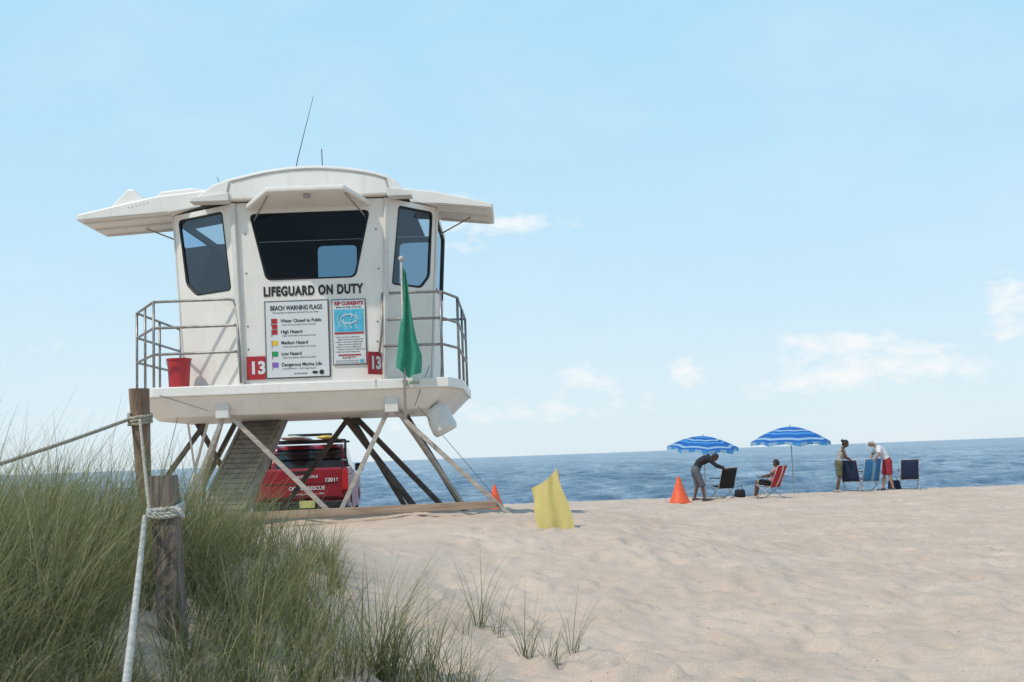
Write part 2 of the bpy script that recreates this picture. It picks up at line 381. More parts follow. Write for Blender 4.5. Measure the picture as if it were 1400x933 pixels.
bar(bm,(-6.6,17.41,5.41),(-5.3,17.41,5.485),.01,.012)
bar(bm,(-1.1,17.49,5.485),(-.26,17.49,5.385),.01,.012)
bobj('eave_rivets',bm,M_seam,T)
bm=bmesh.new()
for y in (17.6,18.1,18.6):
    bar(bm,(-5.3,y,5.455),(-6.65,y,5.39),.04,.03)
    bar(bm,(-1.1,y,5.455),(-.3,y,5.365),.04,.03)
bobj('eave_ribs',bm,M_white2,T)
bm=bmesh.new()
loft(bm,[(-5.28,18.3,5.15),(-5.9,18.3,5.42)],[.012,.012],n=8);loft(bm,[(-1.1,18.3,5.15),(-.6,18.3,5.41)],[.012,.012],n=8)
bobj('eave_stays',bm,M_steel,T)
sh=[(-3.96,16.90,5.36),(-2.06,16.90,5.36),(-2.36,16.22,5.455),(-3.5,16.22,5.455)]
bm=bmesh.new()
A=[bm.verts.new(p) for p in sh];B=[bm.verts.new((p[0],p[1],p[2]+.07)) for p in sh]
bm.faces.new(A);bm.faces.new(B)
for i in range(4): bm.faces.new((A[i],A[(i+1)%4],B[(i+1)%4],B[i]))
bobj('front_window_shutter',bm,M_white,T,bevel=.018)
bm=bmesh.new(); loft(bm,[(-2.93,16.5,5.47),(-2.93,16.5,5.56)],[.11,.08],n=20); loft(bm,[(-2.93,16.38,5.38),(-2.93,16.37,5.445)],[.05,.05],n=16)
bobj('shutter_vent',bm,M_seam,T)
bm=bmesh.new()
loft(bm,[(-3.85,17.0,5.2),(-3.5,16.35,5.42)],[.012,.012],n=8);loft(bm,[(-2.15,17.0,5.2),(-2.36,16.35,5.42)],[.012,.012],n=8)
bobj('shutter_stays',bm,M_steel,T)
bm=bmesh.new()
loft(bm,[(-3.36,17.6,5.9),(-3.28,17.6,6.3),(-3.01,17.6,7.32)],[.010,.008,.004],n=8)
loft(bm,[(-2.92,17.8,5.9),(-2.93,17.8,6.5)],[.010,.008],n=8)
loft(bm,[(-4.62,18.6,5.85),(-4.82,18.6,6.32)],[.007,.005],n=8)
loft(bm,[(-2.35,18,5.9),(-2.35,18,6.12)],[.012,.012],n=8)
bobj('antennas',bm,M_signframe,T)
bm=bmesh.new()
def rail(pts,r=.021): loft(bm,pts,[r]*len(pts),n=10)
RT=[4.02,3.62,3.22,2.84]
for z in RT[:3]:
    rail([(-4.14,17.02,z-.12 if z==RT[0] else z),(-4.18,17.02,z-.02 if z==RT[0] else z),(-4.26,17.03,z),(-5.40,17.05,z),(-6.04,18.22,z),(-6.04,20.6,z)])
    rail([(-1.93,17.03,z),(-1.05,17.05,z),(-.84,17.78,z),(-.84,20.6,z)])
rail([(-4.14,17.02,3.92),(-4.10,17.01,3.1),(-4.08,17.01,2.74)],.018)
rail([(-1.93,17.03,4.02),(-1.96,17.02,3.4),(-2.0,17.02,3.1)],.018)
for p in [(-5.40,17.05),(-5.72,17.64),(-6.04,18.22),(-6.04,19.4),(-6.04,20.6),(-1.06,17.05),(-.84,17.78),(-.84,19.2),(-.84,20.6)]:
    rail([(p[0],p[1],2.70),(p[0],p[1],4.02)])
rail([(-6.04,20.6,4.02),(-5.2,20.6,4.02)]);rail([(-.84,20.6,4.02),(-2.6,20.6,4.02)])
bobj('railings',bm,M_steel,T,smooth=True)
def legs(name,segs,w,mat_):
    bm=bmesh.new()
    for a,b in segs: bar(bm,a,b,w,w)
    bobj(name,bm,mat_,T,bevel=.008)
fl=(-4.40,17.25,2.30);fr=(-1.86,17.25,2.30);bl=(-4.9,20.1,2.32);br=(-1.7,20.1,2.32);bc=(-2.9,20.1,2.32)
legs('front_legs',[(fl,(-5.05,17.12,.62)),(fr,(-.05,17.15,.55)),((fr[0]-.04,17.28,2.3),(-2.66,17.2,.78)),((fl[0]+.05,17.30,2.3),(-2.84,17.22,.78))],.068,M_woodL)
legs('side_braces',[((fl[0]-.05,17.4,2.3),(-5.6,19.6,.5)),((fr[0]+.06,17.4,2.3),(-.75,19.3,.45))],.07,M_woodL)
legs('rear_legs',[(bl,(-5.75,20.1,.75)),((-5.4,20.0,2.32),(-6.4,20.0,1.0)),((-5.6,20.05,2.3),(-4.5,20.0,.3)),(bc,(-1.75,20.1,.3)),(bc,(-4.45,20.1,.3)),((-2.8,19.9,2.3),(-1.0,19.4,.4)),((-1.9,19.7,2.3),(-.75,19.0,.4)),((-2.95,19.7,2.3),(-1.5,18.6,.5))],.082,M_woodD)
bm=bmesh.new(); bar(bm,(-5.25,19.5,2.3),(-5.75,19.5,.5),.04,.04); bar(bm,(-5.6,19.5,2.3),(-5.35,19.5,.5),.03,.03); bobj('white_struts',bm,M_white2,T)
bm=bmesh.new()
for a,b in [((-1.5,17.1,2.3),(-1.25,17.0,2.9)),((-1.45,17.1,2.3),(-.1,18.2,.55)),((-4.6,17.1,2.35),(-5.3,16.99,2.6)),((-5.1,17.3,2.35),(-5.9,18.4,.6))]:
    loft(bm,[a,b],[.005,.005],n=6)
bobj('guy_cables',bm,M_signframe,T)
bm=bmesh.new()
bar(bm,(-5.12,17.05,.745),(-.32,17.05,.80),.12,.115); bar(bm,(-5.2,20.2,.45),(-.5,20.2,.45),.1,.12)
bobj('base_beam',bm,M_beam,T,bevel=.01)
bm=bmesh.new()
a0=V((-4.60,17.35,.50));a1=V((-4.32,20.0,2.42))
d=(a1-a0);n=24
side=V((.33,0,0))
bar(bm,a0-side,a1-side,.05,.2);bar(bm,a0+side,a1+side,.05,.2)
bar(bm,a0-V((0,0,.02)),a1-V((0,0,.02)),.58,.02)
R=Matrix.Rotation(math.atan2(d.z,d.y),4,'X')
for i in range(n):
    q=a0+d*(i+.5)/n
    box(bm,q+V((random.uniform(-.004,.004),0,.085)),(.60,.105,.025),R)
bobj('access_ramp',bm,M_ramp,T,bevel=.003)
bm=bmesh.new()
pts=[(-1.22,17.35,2.30),(-1.19,17.35,2.25),(-1.13,17.35,2.08),(-1.07,17.35,1.96),(-1.04,17.35,1.90)]
loft(bm,pts,[.12,.17,.19,.20,.17],n=24)
loft(bm,[(-1.24,17.35,2.5),(-1.21,17.35,2.27)],[.03,.03],n=10)
bobj('loudspeaker',bm,M_white2,T,bevel=.01)
lean=math.atan(.06)
def onfront(x,z,off): return V((x,fy(z)-off,z))
def panel(name,x0,x1,z0,z1,off,th,mt,parent=T,bev=0):
    bm=bmesh.new(); c=onfront((x0+x1)/2,(z0+z1)/2,off)
    box(bm,c,(x1-x0,th,z1-z0),Matrix.Rotation(lean,4,'X')); return bobj(name,bm,mt,parent,bevel=bev)
def text(name,body,x,z,h,w,mt,off=.012,parent=T,thick=0,align='LEFT',pos=None,rot=None,sp=1):
    cu=bpy.data.curves.new(name,'FONT'); cu.body=body; cu.size=h/.70; cu.extrude=.0015; cu.offset=thick; cu.align_x=align; cu.space_character=sp
    cu.materials.append(mt)
    o=link(bpy.data.objects.new(name,cu),parent)
    o.rotation_euler=rot or (math.pi/2+lean,0,0); o.location=pos or onfront(x,z,off)
    if w:
        bpy.context.view_layer.update(); ww=o.dimensions.x
        if ww>0: o.scale.x=w/ww
    return o
text('lifeguard_on_duty_lettering','LIFEGUARD ON DUTY',-3.73,4.045,.135,1.51,M_text,.008,thick=.009,sp=1.14)
panel('warning_sign_frame',-3.72,-2.745,2.79,3.965,.010,.016,M_signframe)
panel('warning_sign_board',-3.70,-2.765,2.81,3.945,.022,.012,M_signw)
text('t_title','BEACH WARNING FLAGS',-3.63,3.82,.068,.78,M_text,.031,thick=.002)
text('t_sub','Warning flags are placed on the beach for your safety',-3.6,3.775,.02,.7,M_greytxt,.031)
rows=[('Water Closed to Public','No Swimming Permitted',M_red,.62),('High Hazard','High Surf and/or Strong Currents',M_red,.32),('Medium Hazard','Moderate Surf and/or Currents',M_yel,.40),('Low Hazard','Calm Conditions, Exercise Caution',M_grn,.30),('Dangerous Marine Life','Jellyfish, Stingrays',M_pur,.60)]
for i,(a,b,mm_,tw) in enumerate(rows):
    z=3.62-i*.165
    panel('flag_icon',-3.61,-3.53,z,z+.075,.031,.004,mm_)
    if i==0: panel('flag_icon2',-3.61,-3.53,z-.08,z-.012,.031,.004,mm_)
    panel('flag_staff',-3.62,-3.614,z-.04,z+.08,.0305,.003,M_text)
    text('row',a,-3.48,z+.015,.050,tw,M_text,.031,thick=.0008); text('row2',b,-3.46,z-.03,.02,.5,M_greytxt,.031)
bm=bmesh.new(); c=onfront(-2.88,2.87,.031); loft(bm,[c,c+V((0,-.003,0))],[.035,.035],n=20)
c=onfront(-2.98,2.87,.031); loft(bm,[c,c+V((0,-.003,0))],[(.02,.045),(.02,.045)],n=20,side=(0,0,1)); bobj('sign_logos',bm,M_text,T)
text('t_foot','City of Fort Lauderdale',-3.3,2.85,.024,.2,M_greytxt,.031)
panel('rip_sign_frame',-2.705,-2.19,2.96,3.955,.010,.016,M_signframe)
panel('rip_sign_board',-2.69,-2.205,2.975,3.94,.022,.012,M_signw)
text('rip_title','RIP CURRENTS',-2.66,3.865,.05,.43,M_red,.031,thick=.003)
text('rip_sub','Break the Grip of the Rip!',-2.64,3.82,.026,.38,M_text,.031)
panel('rip_picture',-2.67,-2.225,3.46,3.80,.031,.005,M_cyan)
bm=bmesh.new()
for k in range(4):
    pts=[onfront(-2.6+.09*k+.02*math.sin(t*1.1+k),3.5+t*.035,.037) for t in range(8)]
    loft(bm,pts,[.006]*8,n=6)
pts=[onfront(-2.45+.12*math.cos(t*.5),3.65+.07*math.sin(t*.5),.037) for t in range(13)]; loft(bm,pts,[.007]*13,n=6)
bobj('rip_picture_lines',bm,M_signw,T)
panel('rip_bar',-2.67,-2.225,3.425,3.45,.031,.005,M_red)
for k in range(7): text('rip_line','if caught in a rip current do not fight stay calm',-2.66+.03*(k%2),3.375-.037*k,.018,.36+.05*(k%3)*.5,M_greytxt,.031)
panel('rip_bar2',-2.62,-2.28,3.10,3.12,.031,.005,M_red)
text('rip_danger','SAFETY',-2.56,3.075-.02,.03,.2,M_red,.031)
for k in range(2): text('rip_line_b','know how to swim and never alone',-2.66,3.02-.03*k,.016,.34,M_greytxt,.031)
panel('rip_cyan_logo',-2.30,-2.24,2.99,3.04,.031,.005,M_cyan)
panel('number_plaque',-4.01,-3.73,2.79,3.14,.014,.02,M_red)
text('number_13','13',-3.97,2.88,.18,.20,M_signw,.026,thick=.010)
e=empty('number_plaque_mount'); e.parent=T; e.location=(-2.07,17.0,2.965); e.rotation_euler=(0,0,math.radians(48))
bm=bmesh.new(); box(bm,(0,0,0),(.26,.02,.34)); bobj('number_plaque_right',bm,M_red,e)
text('number_13_right','13',0,0,.18,.18,M_signw,parent=e,pos=V((-.1,-.013,-.08)),rot=(math.pi/2,0,0),thick=.010)
bm=bmesh.new()
for x,z in [(-3.98,3.6),(-3.98,4.4),(-3.98,5.0),(-2.02,3.6),(-1.98,4.4),(-2.0,5.0),(-3.98,3.25),(-2.03,3.3)]:
    c=onfront(x,z,0); loft(bm,[c,c+V((0,-.008,0))],[.014,.011],n=10)
bobj('wall_bolts',bm,M_signframe,T)
bm=bmesh.new()
bar(bm,(-5.0,17.70,3.98),(-4.2,17.19,3.98),.008,.014); bar(bm,(-1.87,17.16,3.98),(-1.34,17.80,3.98),.008,.014)
bobj('wall_seams',bm,M_seam,T)
text('platform_lettering','RESCUE',0,0,.045,.15,M_grn,pos=V((-1.56,16.995,2.63)),rot=(math.pi/2,0,0))
B=empty('red_bucket',(-5.1,17.32,ZP))
bm=bmesh.new(); M_bucket=mat('red_plastic',(.45,.025,.035),.4,var=.15)
loft(bm,[(0,0,.004),(0,0,.42),(0,0,.425),(0,0,.45)],[.15,.175,.19,.19],n=24,caps=True); bobj('bucket_body',bm,M_bucket,B,smooth=False)
bm=bmesh.new(); loft(bm,[(.19*math.cos(t),-.02,.42-.16*math.sin(t)) for t in np.linspace(0,math.pi,12)],[.005]*12,n=6); bobj('bucket_handle',bm,M_steel,B)
G=empty('green_flag',(-1.61,16.8,0))
bm=bmesh.new(); loft(bm,[(0,0,2.1),(0,0,4.46)],[.022,.016],n=12); ball(bm,(0,0,4.5),.045); bobj('flag_pole',bm,M_chrome,G,smooth=True)
bm=bmesh.new(); box(bm,(0,.08,2.65),(.06,.2,.06)); bobj('flag_bracket',bm,M_steel,G)
nu,nv=18,30; vs=[];fs=[]
for j in range(nv+1):
    t=j/nv; z=4.38-t*1.62
    wid=.05+.27*min(1,t*1.25)**1.1; shx=.02-.14*t*min(1,t*1.5)
    for i in range(nu+1):
        s=i/nu
        zz=z-.10*s+ (t**3)*.12*(abs(s-.5)*2)
        vs.append((shx+wid*s*(1-.15*math.sin(t*5)),-.03+.06*math.sin(s*11+t*3)*(.4+t),zz))
for j in range(nv):
    for i in range(nu):
        a=j*(nu+1)+i; fs.append((a,a+1,a+nu+2,a+nu+1))
mobj('flag_cloth',vs,fs,cloth('green_cloth',(.07,.37,.25),.35,col2=(.05,.30,.20)),G,smooth=True)
YF=empty('yellow_flag')
M_yc=cloth('yellow_mesh_cloth',(.88,.72,.28),.5,col2=(.80,.63,.21),bscale=200,bump=.4)
A=V((.17,14.5,1.09));Bp=V((.50,14.5,1.32));C=V((.71,14.42,.57));D=V((.24,14.4,.56)); vs=[];fs=[];n=20
for j in range(n+1):
    t=j/n
    for i in range(n+1):
        s=i/n; q=(A*(1-s)+Bp*s)*(1-t)+(D*(1-s)+C*s)*t
        q=q+V((.012*math.sin(t*7+s*3),.022*math.sin(s*9+t*2.5)+.01*math.sin(s*17+t*5),-.03*math.sin(s*math.pi)*(1-t)))
        vs.append(q)
for j in range(n):
    for i in range(n): a=j*(n+1)+i; fs.append((a,a+1,a+n+2,a+n+1))
mobj('flag_cloth',vs,fs,M_yc,YF,smooth=True)
bm=bmesh.new(); loft(bm,[(.515,14.54,1.34),(.60,14.54,.4)],[.010,.010],n=8); bobj('flag_pole',bm,M_chrome,YF)

# ---------------------------------------------------------------- posts + ropes
def post(name,base,top,w0,w1,mt,square=True):
    base=V(base);top=V(top); e=empty(name,base); d=top-base
    bm=bmesh.new(); n=14
    rings=[]
    for j in range(n+1):
        t=j/n; c=d*t; w=(w0*(1-t)+w1*t)/2
        m_=5 if square else 4
        ring=[]
        cs=[(-1,-1),(1,-1),(1,1),(-1,1)]
        for k in range(4):
            a=V(cs[k]);b=V(cs[(k+1)%4])
            for i in range(m_):
                q=a+(b-a)*i/m_
                if not square: q=q.normalized()*1.08
                elif i==0: q=q*.93
                jit=random.uniform(-.012,.012)
                ring.append(bm.verts.new(c+V((q.x*w*(1+jit),q.y*w*(1+jit),0))))
        rings.append(ring)
    for a,b in zip(rings[:-1],rings[1:]):
        for k in range(len(a)): bm.faces.new((a[k],a[(k+1)%len(a)],b[(k+1)%len(a)],b[k]))
    bm.faces.new(rings[-1]);bm.faces.new(rings[0])
    bobj('post_body',bm,mt,e)
    return e
p2=post('wooden_post',(-1.79,6.0,.35),(-1.853,6.0,1.468),.134,.128,M_post)
p1=post('wooden_post',(-2.80,8.7,.7),(-2.87,8.7,2.12),.06,.145,M_post2,False)
post('wooden_post',(-3.9,4.9,.5),(-3.9,4.9,1.3),.13,.13,M_post)
post('wooden_post',(-.72,1.95,.1),(-.72,1.95,.80),.13,.13,M_post)
bm=bmesh.new(); loft(bm,[(.0,-.070,.42),(.0,-.082,.42)],[.012,.010],n=8); loft(bm,[(.01,-.070,.27),(.01,-.080,.27)],[.010,.008],n=8); bobj('post_bolt',bm,M_steel,p2)
def rope(name,pts,r,mt,parent,sub=.012):
    pts=[V(p) for p in pts]
    S=[0]
    for a,b in zip(pts[:-1],pts[1:]): S.append(S[-1]+(b-a).length)
    Lt=S[-1]; n=int(Lt/sub)
    cu=bpy.data.curves.new(name,'CURVE'); cu.dimensions='3D'; cu.bevel_depth=r*.56; cu.bevel_resolution=1; cu.materials.append(mt)
    P=[];k=0
    for i in range(n+1):
        s=Lt*i/n
        while k<len(S)-2 and S[k+1]<s: k+=1
        t=(s-S[k])/max(1e-6,S[k+1]-S[k]); P.append(pts[k].lerp(pts[k+1],t))
    for st in range(3):
        sp=cu.splines.new('POLY'); sp.points.add(n)
        for i in range(n+1):
            tg=(P[min(i+1,n)]-P[max(i-1,0)]).normalized()
            a=tg.cross(V((0,0,1)) if abs(tg.z)<.95 else V((1,0,0))).normalized(); b=tg.cross(a)
            ph=2*math.pi*(Lt*i/n)/(r*7)+st*2*math.pi/3
            q=P[i]+(a*math.cos(ph)+b*math.sin(ph))*r*.52
            sp.points[i].co=(*q,1)
    o=link(bpy.data.objects.new(name,cu),parent); return o
def sag(a,b,s,n=24):
    a=V(a);b=V(b); return [a.lerp(b,i/n)-V((0,0,s*4*(i/n)*(1-i/n))) for i in range(n+1)]
RP=empty('rope_fence')
rope('rope_left',sag((-2.93,8.64,1.885),(-3.83,4.9,1.14),.035),.014,M_rope2,RP)
rope('rope_between_posts',sag((-2.83,8.6,1.88),(-1.925,6.0,1.28),.02),.011,M_rope2,RP)
rope('rope_near',sag((-1.935,5.95,1.26),(-.74,2.0,.70),.03),.0125,M_rope,RP,.008)
def coil(cx,cy,z0,z1,hw,turns,r,mt,sq=True,jit=.004):
    pts=[]
    n=int(turns*28)
    for i in range(n+1):
        a=2*math.pi*turns*i/n+2.2
        c,s=math.cos(a),math.sin(a)
        k=hw/(max(abs(c),abs(s)))*.93 if sq else hw
        k=min(k,hw*1.27)
        pts.append((cx+k*c,cy+k*s,z0+(z1-z0)*i/n+.012*math.sin(a)+random.uniform(-jit,jit)))
    return pts
rope('rope_wrap_near',coil(-1.842,6.0,1.262,1.315,.08,3,.0115,M_rope),.0125,M_rope,RP,.008)
rope('rope_wrap_far',coil(-2.862,8.7,1.85,1.93,.083,3.3,.012,M_rope2,False),.013,M_rope2,RP,.01)
rope('rope_tail',[(-1.76,5.9,1.30),(-1.73,5.87,1.29),(-1.715,5.88,1.25)],.0125,M_rope,RP,.008)

# ---------------------------------------------------------------- grass
def grassmat():
    m=bpy.data.materials.new('grass_blades');m.use_nodes=True;nt=m.node_tree;N=nt.nodes;L=nt.links;p=N['Principled BSDF'];o=N['Material Output']
    a=N.new('ShaderNodeAttribute');a.attribute_name='bladecol';L.new(a.outputs['Color'],p.inputs['Base Color']);p.inputs['Roughness'].default_value=.55;p.inputs['Specular IOR Level'].default_value=.25
    t=N.new('ShaderNodeBsdfTranslucent');L.new(a.outputs['Color'],t.inputs[0]);x=N.new('ShaderNodeMixShader');x.inputs[0].default_value=.38
    L.new(p.outputs[0],x.inputs[1]);L.new(t.outputs[0],x.inputs[2]);L.new(x.outputs[0],o.inputs[0]);return m
M_grass=grassmat()
def grass(name,blades):
    seg=7; n=len(blades); co=np.zeros((n,(seg+1)*2,3)); col=np.zeros((n,(seg+1)*2,4)); col[...,3]=1
    for k,(x,y,Ln,az,cv,w,dry) in enumerate(blades):
        z0=H(x,y)-.03; dx,dy=math.cos(az),math.sin(az)
        ra=az+math.pi/2+random.uniform(-.6,.6); px,py=math.cos(ra),math.sin(ra)
        lean0=random.uniform(.05,.42)
        g=random.random()
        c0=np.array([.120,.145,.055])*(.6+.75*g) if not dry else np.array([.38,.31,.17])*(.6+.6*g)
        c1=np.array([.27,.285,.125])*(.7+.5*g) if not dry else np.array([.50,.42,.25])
        hh=0;zz=0
        for s in range(seg+1):
            t=s/seg; ang=lean0+cv*t**1.5
            if s: hh+=math.sin(ang)*Ln/seg; zz+=math.cos(ang)*Ln/seg
            ww=w*.5*(1-t**1.6)+.0004
            cxx=x+dx*hh;cyy=y+dy*hh
            co[k,2*s]=(cxx-px*ww,cyy-py*ww,z0+zz);co[k,2*s+1]=(cxx+px*ww,cyy+py*ww,z0+zz)
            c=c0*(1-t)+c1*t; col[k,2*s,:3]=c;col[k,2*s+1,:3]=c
    base=(np.arange(n)*(seg+1)*2)[:,None,None]
    q=np.array([[2*s,2*s+1,2*s+3,2*s+2] for s in range(seg)])[None]
    F=(base+q).reshape(-1,4)
    me=bpy.data.meshes.new(name); me.vertices.add(n*(seg+1)*2); me.vertices.foreach_set('co',co.ravel())
    me.loops.add(F.size);me.loops.foreach_set('vertex_index',F.ravel().astype(np.int32));me.polygons.add(len(F))
    me.polygons.foreach_set('loop_start',np.arange(0,F.size,4,dtype=np.int32));me.polygons.foreach_set('loop_total',np.full(len(F),4,dtype=np.int32))
    me.polygons.foreach_set('use_smooth',np.ones(len(F),dtype=bool))
    me.update(calc_edges=True)
    at=me.color_attributes.new('bladecol','FLOAT_COLOR','POINT'); at.data.foreach_set('color',col.reshape(-1))
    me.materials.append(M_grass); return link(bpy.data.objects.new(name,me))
def clump(cx,cy,n,rad,Lm,spread=1.0,dry=.10,w=.0052):
    out=[]
    for _ in range(n):
        a=random.uniform(0,6.283);r=rad*random.random()**.6
        out.append((cx+r*math.cos(a),cy+r*math.sin(a),Lm*random.uniform(.4,1.25),a+random.gauss(0,.6) if random.random()<.6 else random.gauss(.1,.7),
                    random.uniform(.2,1.8)*spread,w*random.uniform(.6,1.2),random.random()<dry))
    return out
bl=[]
for _ in range(500):
    y=random.uniform(3.2,9.8)
    x=random.uniform(-.47*y-.5,-1.34-.01*(y-3))
    if (abs(x+1.83)<.15 and 5.2<y<6.1): continue
    near=abs(x-(-1.11-(y-3.2)*.30))<.10 and y<6
    Lm=random.uniform(.46,.92)
    if x>-1.9: Lm*=.68
    if y<4.6: Lm*=.72
    if near: Lm*=.55
    if y<4.2 and x>-1.6: Lm*=.7
    bl+=clump(x,y,random.randint(20,56),random.uniform(.05,.13),Lm,dry=.16)
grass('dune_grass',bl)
bl=[]
for _ in range(60):
    y=random.uniform(5,9); x=random.uniform(-.46*y,-2.1)
    bl.append((x,y,random.uniform(.8,1.25),random.uniform(-.6,.6),random.uniform(.1,.7),.004,random.random()<.7))
grass('sea_oat_stalks',bl)
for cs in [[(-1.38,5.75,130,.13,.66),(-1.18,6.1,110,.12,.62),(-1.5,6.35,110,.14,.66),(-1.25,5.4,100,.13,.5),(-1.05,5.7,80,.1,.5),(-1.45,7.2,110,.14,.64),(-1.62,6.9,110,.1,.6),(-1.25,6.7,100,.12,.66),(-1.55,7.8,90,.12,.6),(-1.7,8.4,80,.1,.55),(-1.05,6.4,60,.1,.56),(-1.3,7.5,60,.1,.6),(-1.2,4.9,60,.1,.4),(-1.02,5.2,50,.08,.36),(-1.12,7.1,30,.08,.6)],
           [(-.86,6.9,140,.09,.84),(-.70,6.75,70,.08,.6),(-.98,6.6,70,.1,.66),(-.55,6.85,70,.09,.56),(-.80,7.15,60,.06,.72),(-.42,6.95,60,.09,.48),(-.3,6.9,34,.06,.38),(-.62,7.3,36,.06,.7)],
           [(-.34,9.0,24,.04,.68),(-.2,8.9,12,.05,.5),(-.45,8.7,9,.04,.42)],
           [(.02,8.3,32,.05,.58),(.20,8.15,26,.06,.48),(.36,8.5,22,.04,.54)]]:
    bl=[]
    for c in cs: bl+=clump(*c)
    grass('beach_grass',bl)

# ---------------------------------------------------------------- truck
TR=empty('pickup_truck',(-4.52,23.9,H(-4.5,24)),math.radians(5.0))
M_tr=mat('truck_red_paint',(.27,.012,.024),.28,var=.12,vscale=1.5); M_trb=mat('truck_black',(.015,.015,.017),.4); M_tgl=mat('truck_glass',(.012,.014,.017),.06,spec=.8)
M_tl=mat('tail_lamp',(.45,.015,.015),.15); M_tire=mat('tyre',(.02,.02,.02),.9,bump=.3); M_plate=mat('plate',(.55,.55,.20),.4,var=.2,vscale=40); M_chr=mat('bumper_chrome',(.55,.55,.56),.25,metal=.8)
W=.98
bm=bmesh.new()
def arcp(cy,cz,r,a0,a1,n=9): return [(cy+r*math.cos(math.radians(a0+(a1-a0)*k/n)),cz+r*math.sin(math.radians(a0+(a1-a0)*k/n))) for k in range(n+1)]
prof=[(.05,.55),(.62,.55)]+arcp(1.08,.42,.46,165,15)+[(1.6,.45),(4.05,.45)]+arcp(4.5,.42,.46,165,15)+[(5.15,.5),(5.35,.6),(5.36,.95),(5.25,1.10),(4.1,1.20),(3.75,1.22),(1.85,1.22),(.03,1.20)]
for sx in (-1,1):
    xs_=sorted((sx*W,sx*(W-.10)))
    prism(bm,prof,'x',xs_[0],xs_[1])
prism(bm,[(.3,.62),(.3,.74),(5.2,.74),(5.2,.62)],'x',-.88,.88)
prism(bm,[(1.80,.74),(1.80,1.23),(1.9,1.23),(1.9,.74)],'x',-.88,.88)
prism(bm,[(3.8,.74),(3.8,1.2),(4.1,1.195),(5.2,1.08),(5.3,.95),(5.3,.74)],'x',-.88,.88)
bobj('body',bm,M_tr,TR,bevel=.025,seg=3)
bm=bmesh.new(); prism(bm,[(-.02,.74),(-.03,1.34),(0.0,1.38),(.06,1.38),(.06,.74)],'x',-.86,.86)
bobj('tailgate',bm,M_tr,TR,bevel=.02,seg=3)
bm=bmesh.new(); box(bm,(0,-.040,1.30),(.30,.02,.05)); box(bm,(0,-.03,1.06),(1.5,.012,.012)); box(bm,(0,-.03,.78),(1.6,.012,.012)); bobj('tailgate_handle',bm,M_trb,TR,bevel=.003)
bm=bmesh.new()
for sx in (-1,1):
    prism(bm,[(.02,1.205),(.02,1.37),(1.8,1.39),(1.8,1.225)],'x',min(sx*W,sx*.87),max(sx*W,sx*.87))
bobj('bed_rails',bm,M_tr,TR,bevel=.03,seg=3)
bm=bmesh.new()
cabp=[(1.84,1.225),(1.90,1.50),(2.02,1.84),(2.25,1.90),(3.2,1.90),(3.45,1.84),(4.0,1.225)]
A=[bm.verts.new((-.93+ (0.16 if z>1.4 else .0),y,z)) for y,z in cabp];Bv=[bm.verts.new((.93-(.16 if z>1.4 else .0),y,z)) for y,z in cabp]
bm.faces.new(A);bm.faces.new(Bv)
for i in range(len(cabp)): bm.faces.new((A[i],A[(i+1)%7],Bv[(i+1)%7],Bv[i]))
bobj('cab',bm,M_tr,TR,bevel=.05,seg=3)
def quadslab(name,pts,mt,off,parent):
    pts=[V(p) for p in pts]; n=(pts[1]-pts[0]).cross(pts[2]-pts[0]).normalized()
    bm=bmesh.new();A=[bm.verts.new(p+n*off) for p in pts];Bq=[bm.verts.new(p+n*(off-.03)) for p in pts]
    bm.faces.new(A);bm.faces.new(Bq)
    for i in range(4): bm.faces.new((A[i],A[(i+1)%4],Bq[(i+1)%4],Bq[i]))
    bobj(name,bm,mt,parent,bevel=.004)
quadslab('rear_window',[(-.75,1.87,1.36),(.75,1.87,1.36),(.70,2.0,1.80),(-.70,2.0,1.80)],M_tgl,.016,TR)
quadslab('windshield',[(.80,3.88,1.36),(-.80,3.88,1.36),(-.70,3.5,1.80),(.70,3.5,1.80)],M_tgl,.012,TR)
for sx in (-1,1):
    pts=[(sx*.885,3.75,1.30),(sx*.885,2.0,1.30),(sx*.775,2.12,1.80),(sx*.775,3.40,1.80)]
    if sx>0: pts=pts[::-1]
    quadslab('side_window',pts,M_tgl,.03,TR)
bm=bmesh.new()
for sx in (-1,1): box(bm,(sx*.925,.01,1.12),(.13,.06,.42))
bobj('tail_lamps',bm,M_tl,TR,bevel=.015)
bm=bmesh.new(); box(bm,(0,-.10,.60),(1.94,.2,.2)); bobj('rear_bumper',bm,M_trb,TR,bevel=.03)
bm=bmesh.new(); box(bm,(0.15,-.215,.64),(.31,.012,.15)); bobj('licence_plate',bm,M_plate,TR)
text('t','OCEAN RESCUE',0,0,.075,.74,M_signw,parent=TR,pos=V((-.24,-.034,.93)),rot=(math.pi/2,0,0),thick=.002)
text('t','LAUDERDALE',0,0,.055,.48,M_signw,parent=TR,pos=V((-.12,-.040,1.18)),rot=(math.pi/2,0,0),thick=.001)
text('t','12016',0,0,.075,.27,M_signw,parent=TR,pos=V((.50,-.038,1.09)),rot=(math.pi/2,0,0),thick=.003)
text('t','Protecting lives since 1954',0,0,.04,.7,M_signw,parent=TR,pos=V((-.22,-.034,.83)),rot=(math.pi/2,0,0),thick=.0)
bm=bmesh.new()
for y in (1.08,4.5):
    for sx in (-1,1):
        loft(bm,[(sx*.97,y,.39),(sx*.95,y,.39),(sx*.76,y,.39),(sx*.74,y,.39)],[.36,.39,.39,.36],n=28)
bobj('tyres',bm,M_tire,TR)
bm=bmesh.new()
for y in (1.08,4.5):
    for sx in (-1,1): loft(bm,[(sx*.975,y,.39),(sx*.93,y,.39)],[.22,.24],n=20)
bobj('wheel_hubs',bm,M_chr,TR)
bm=bmesh.new()
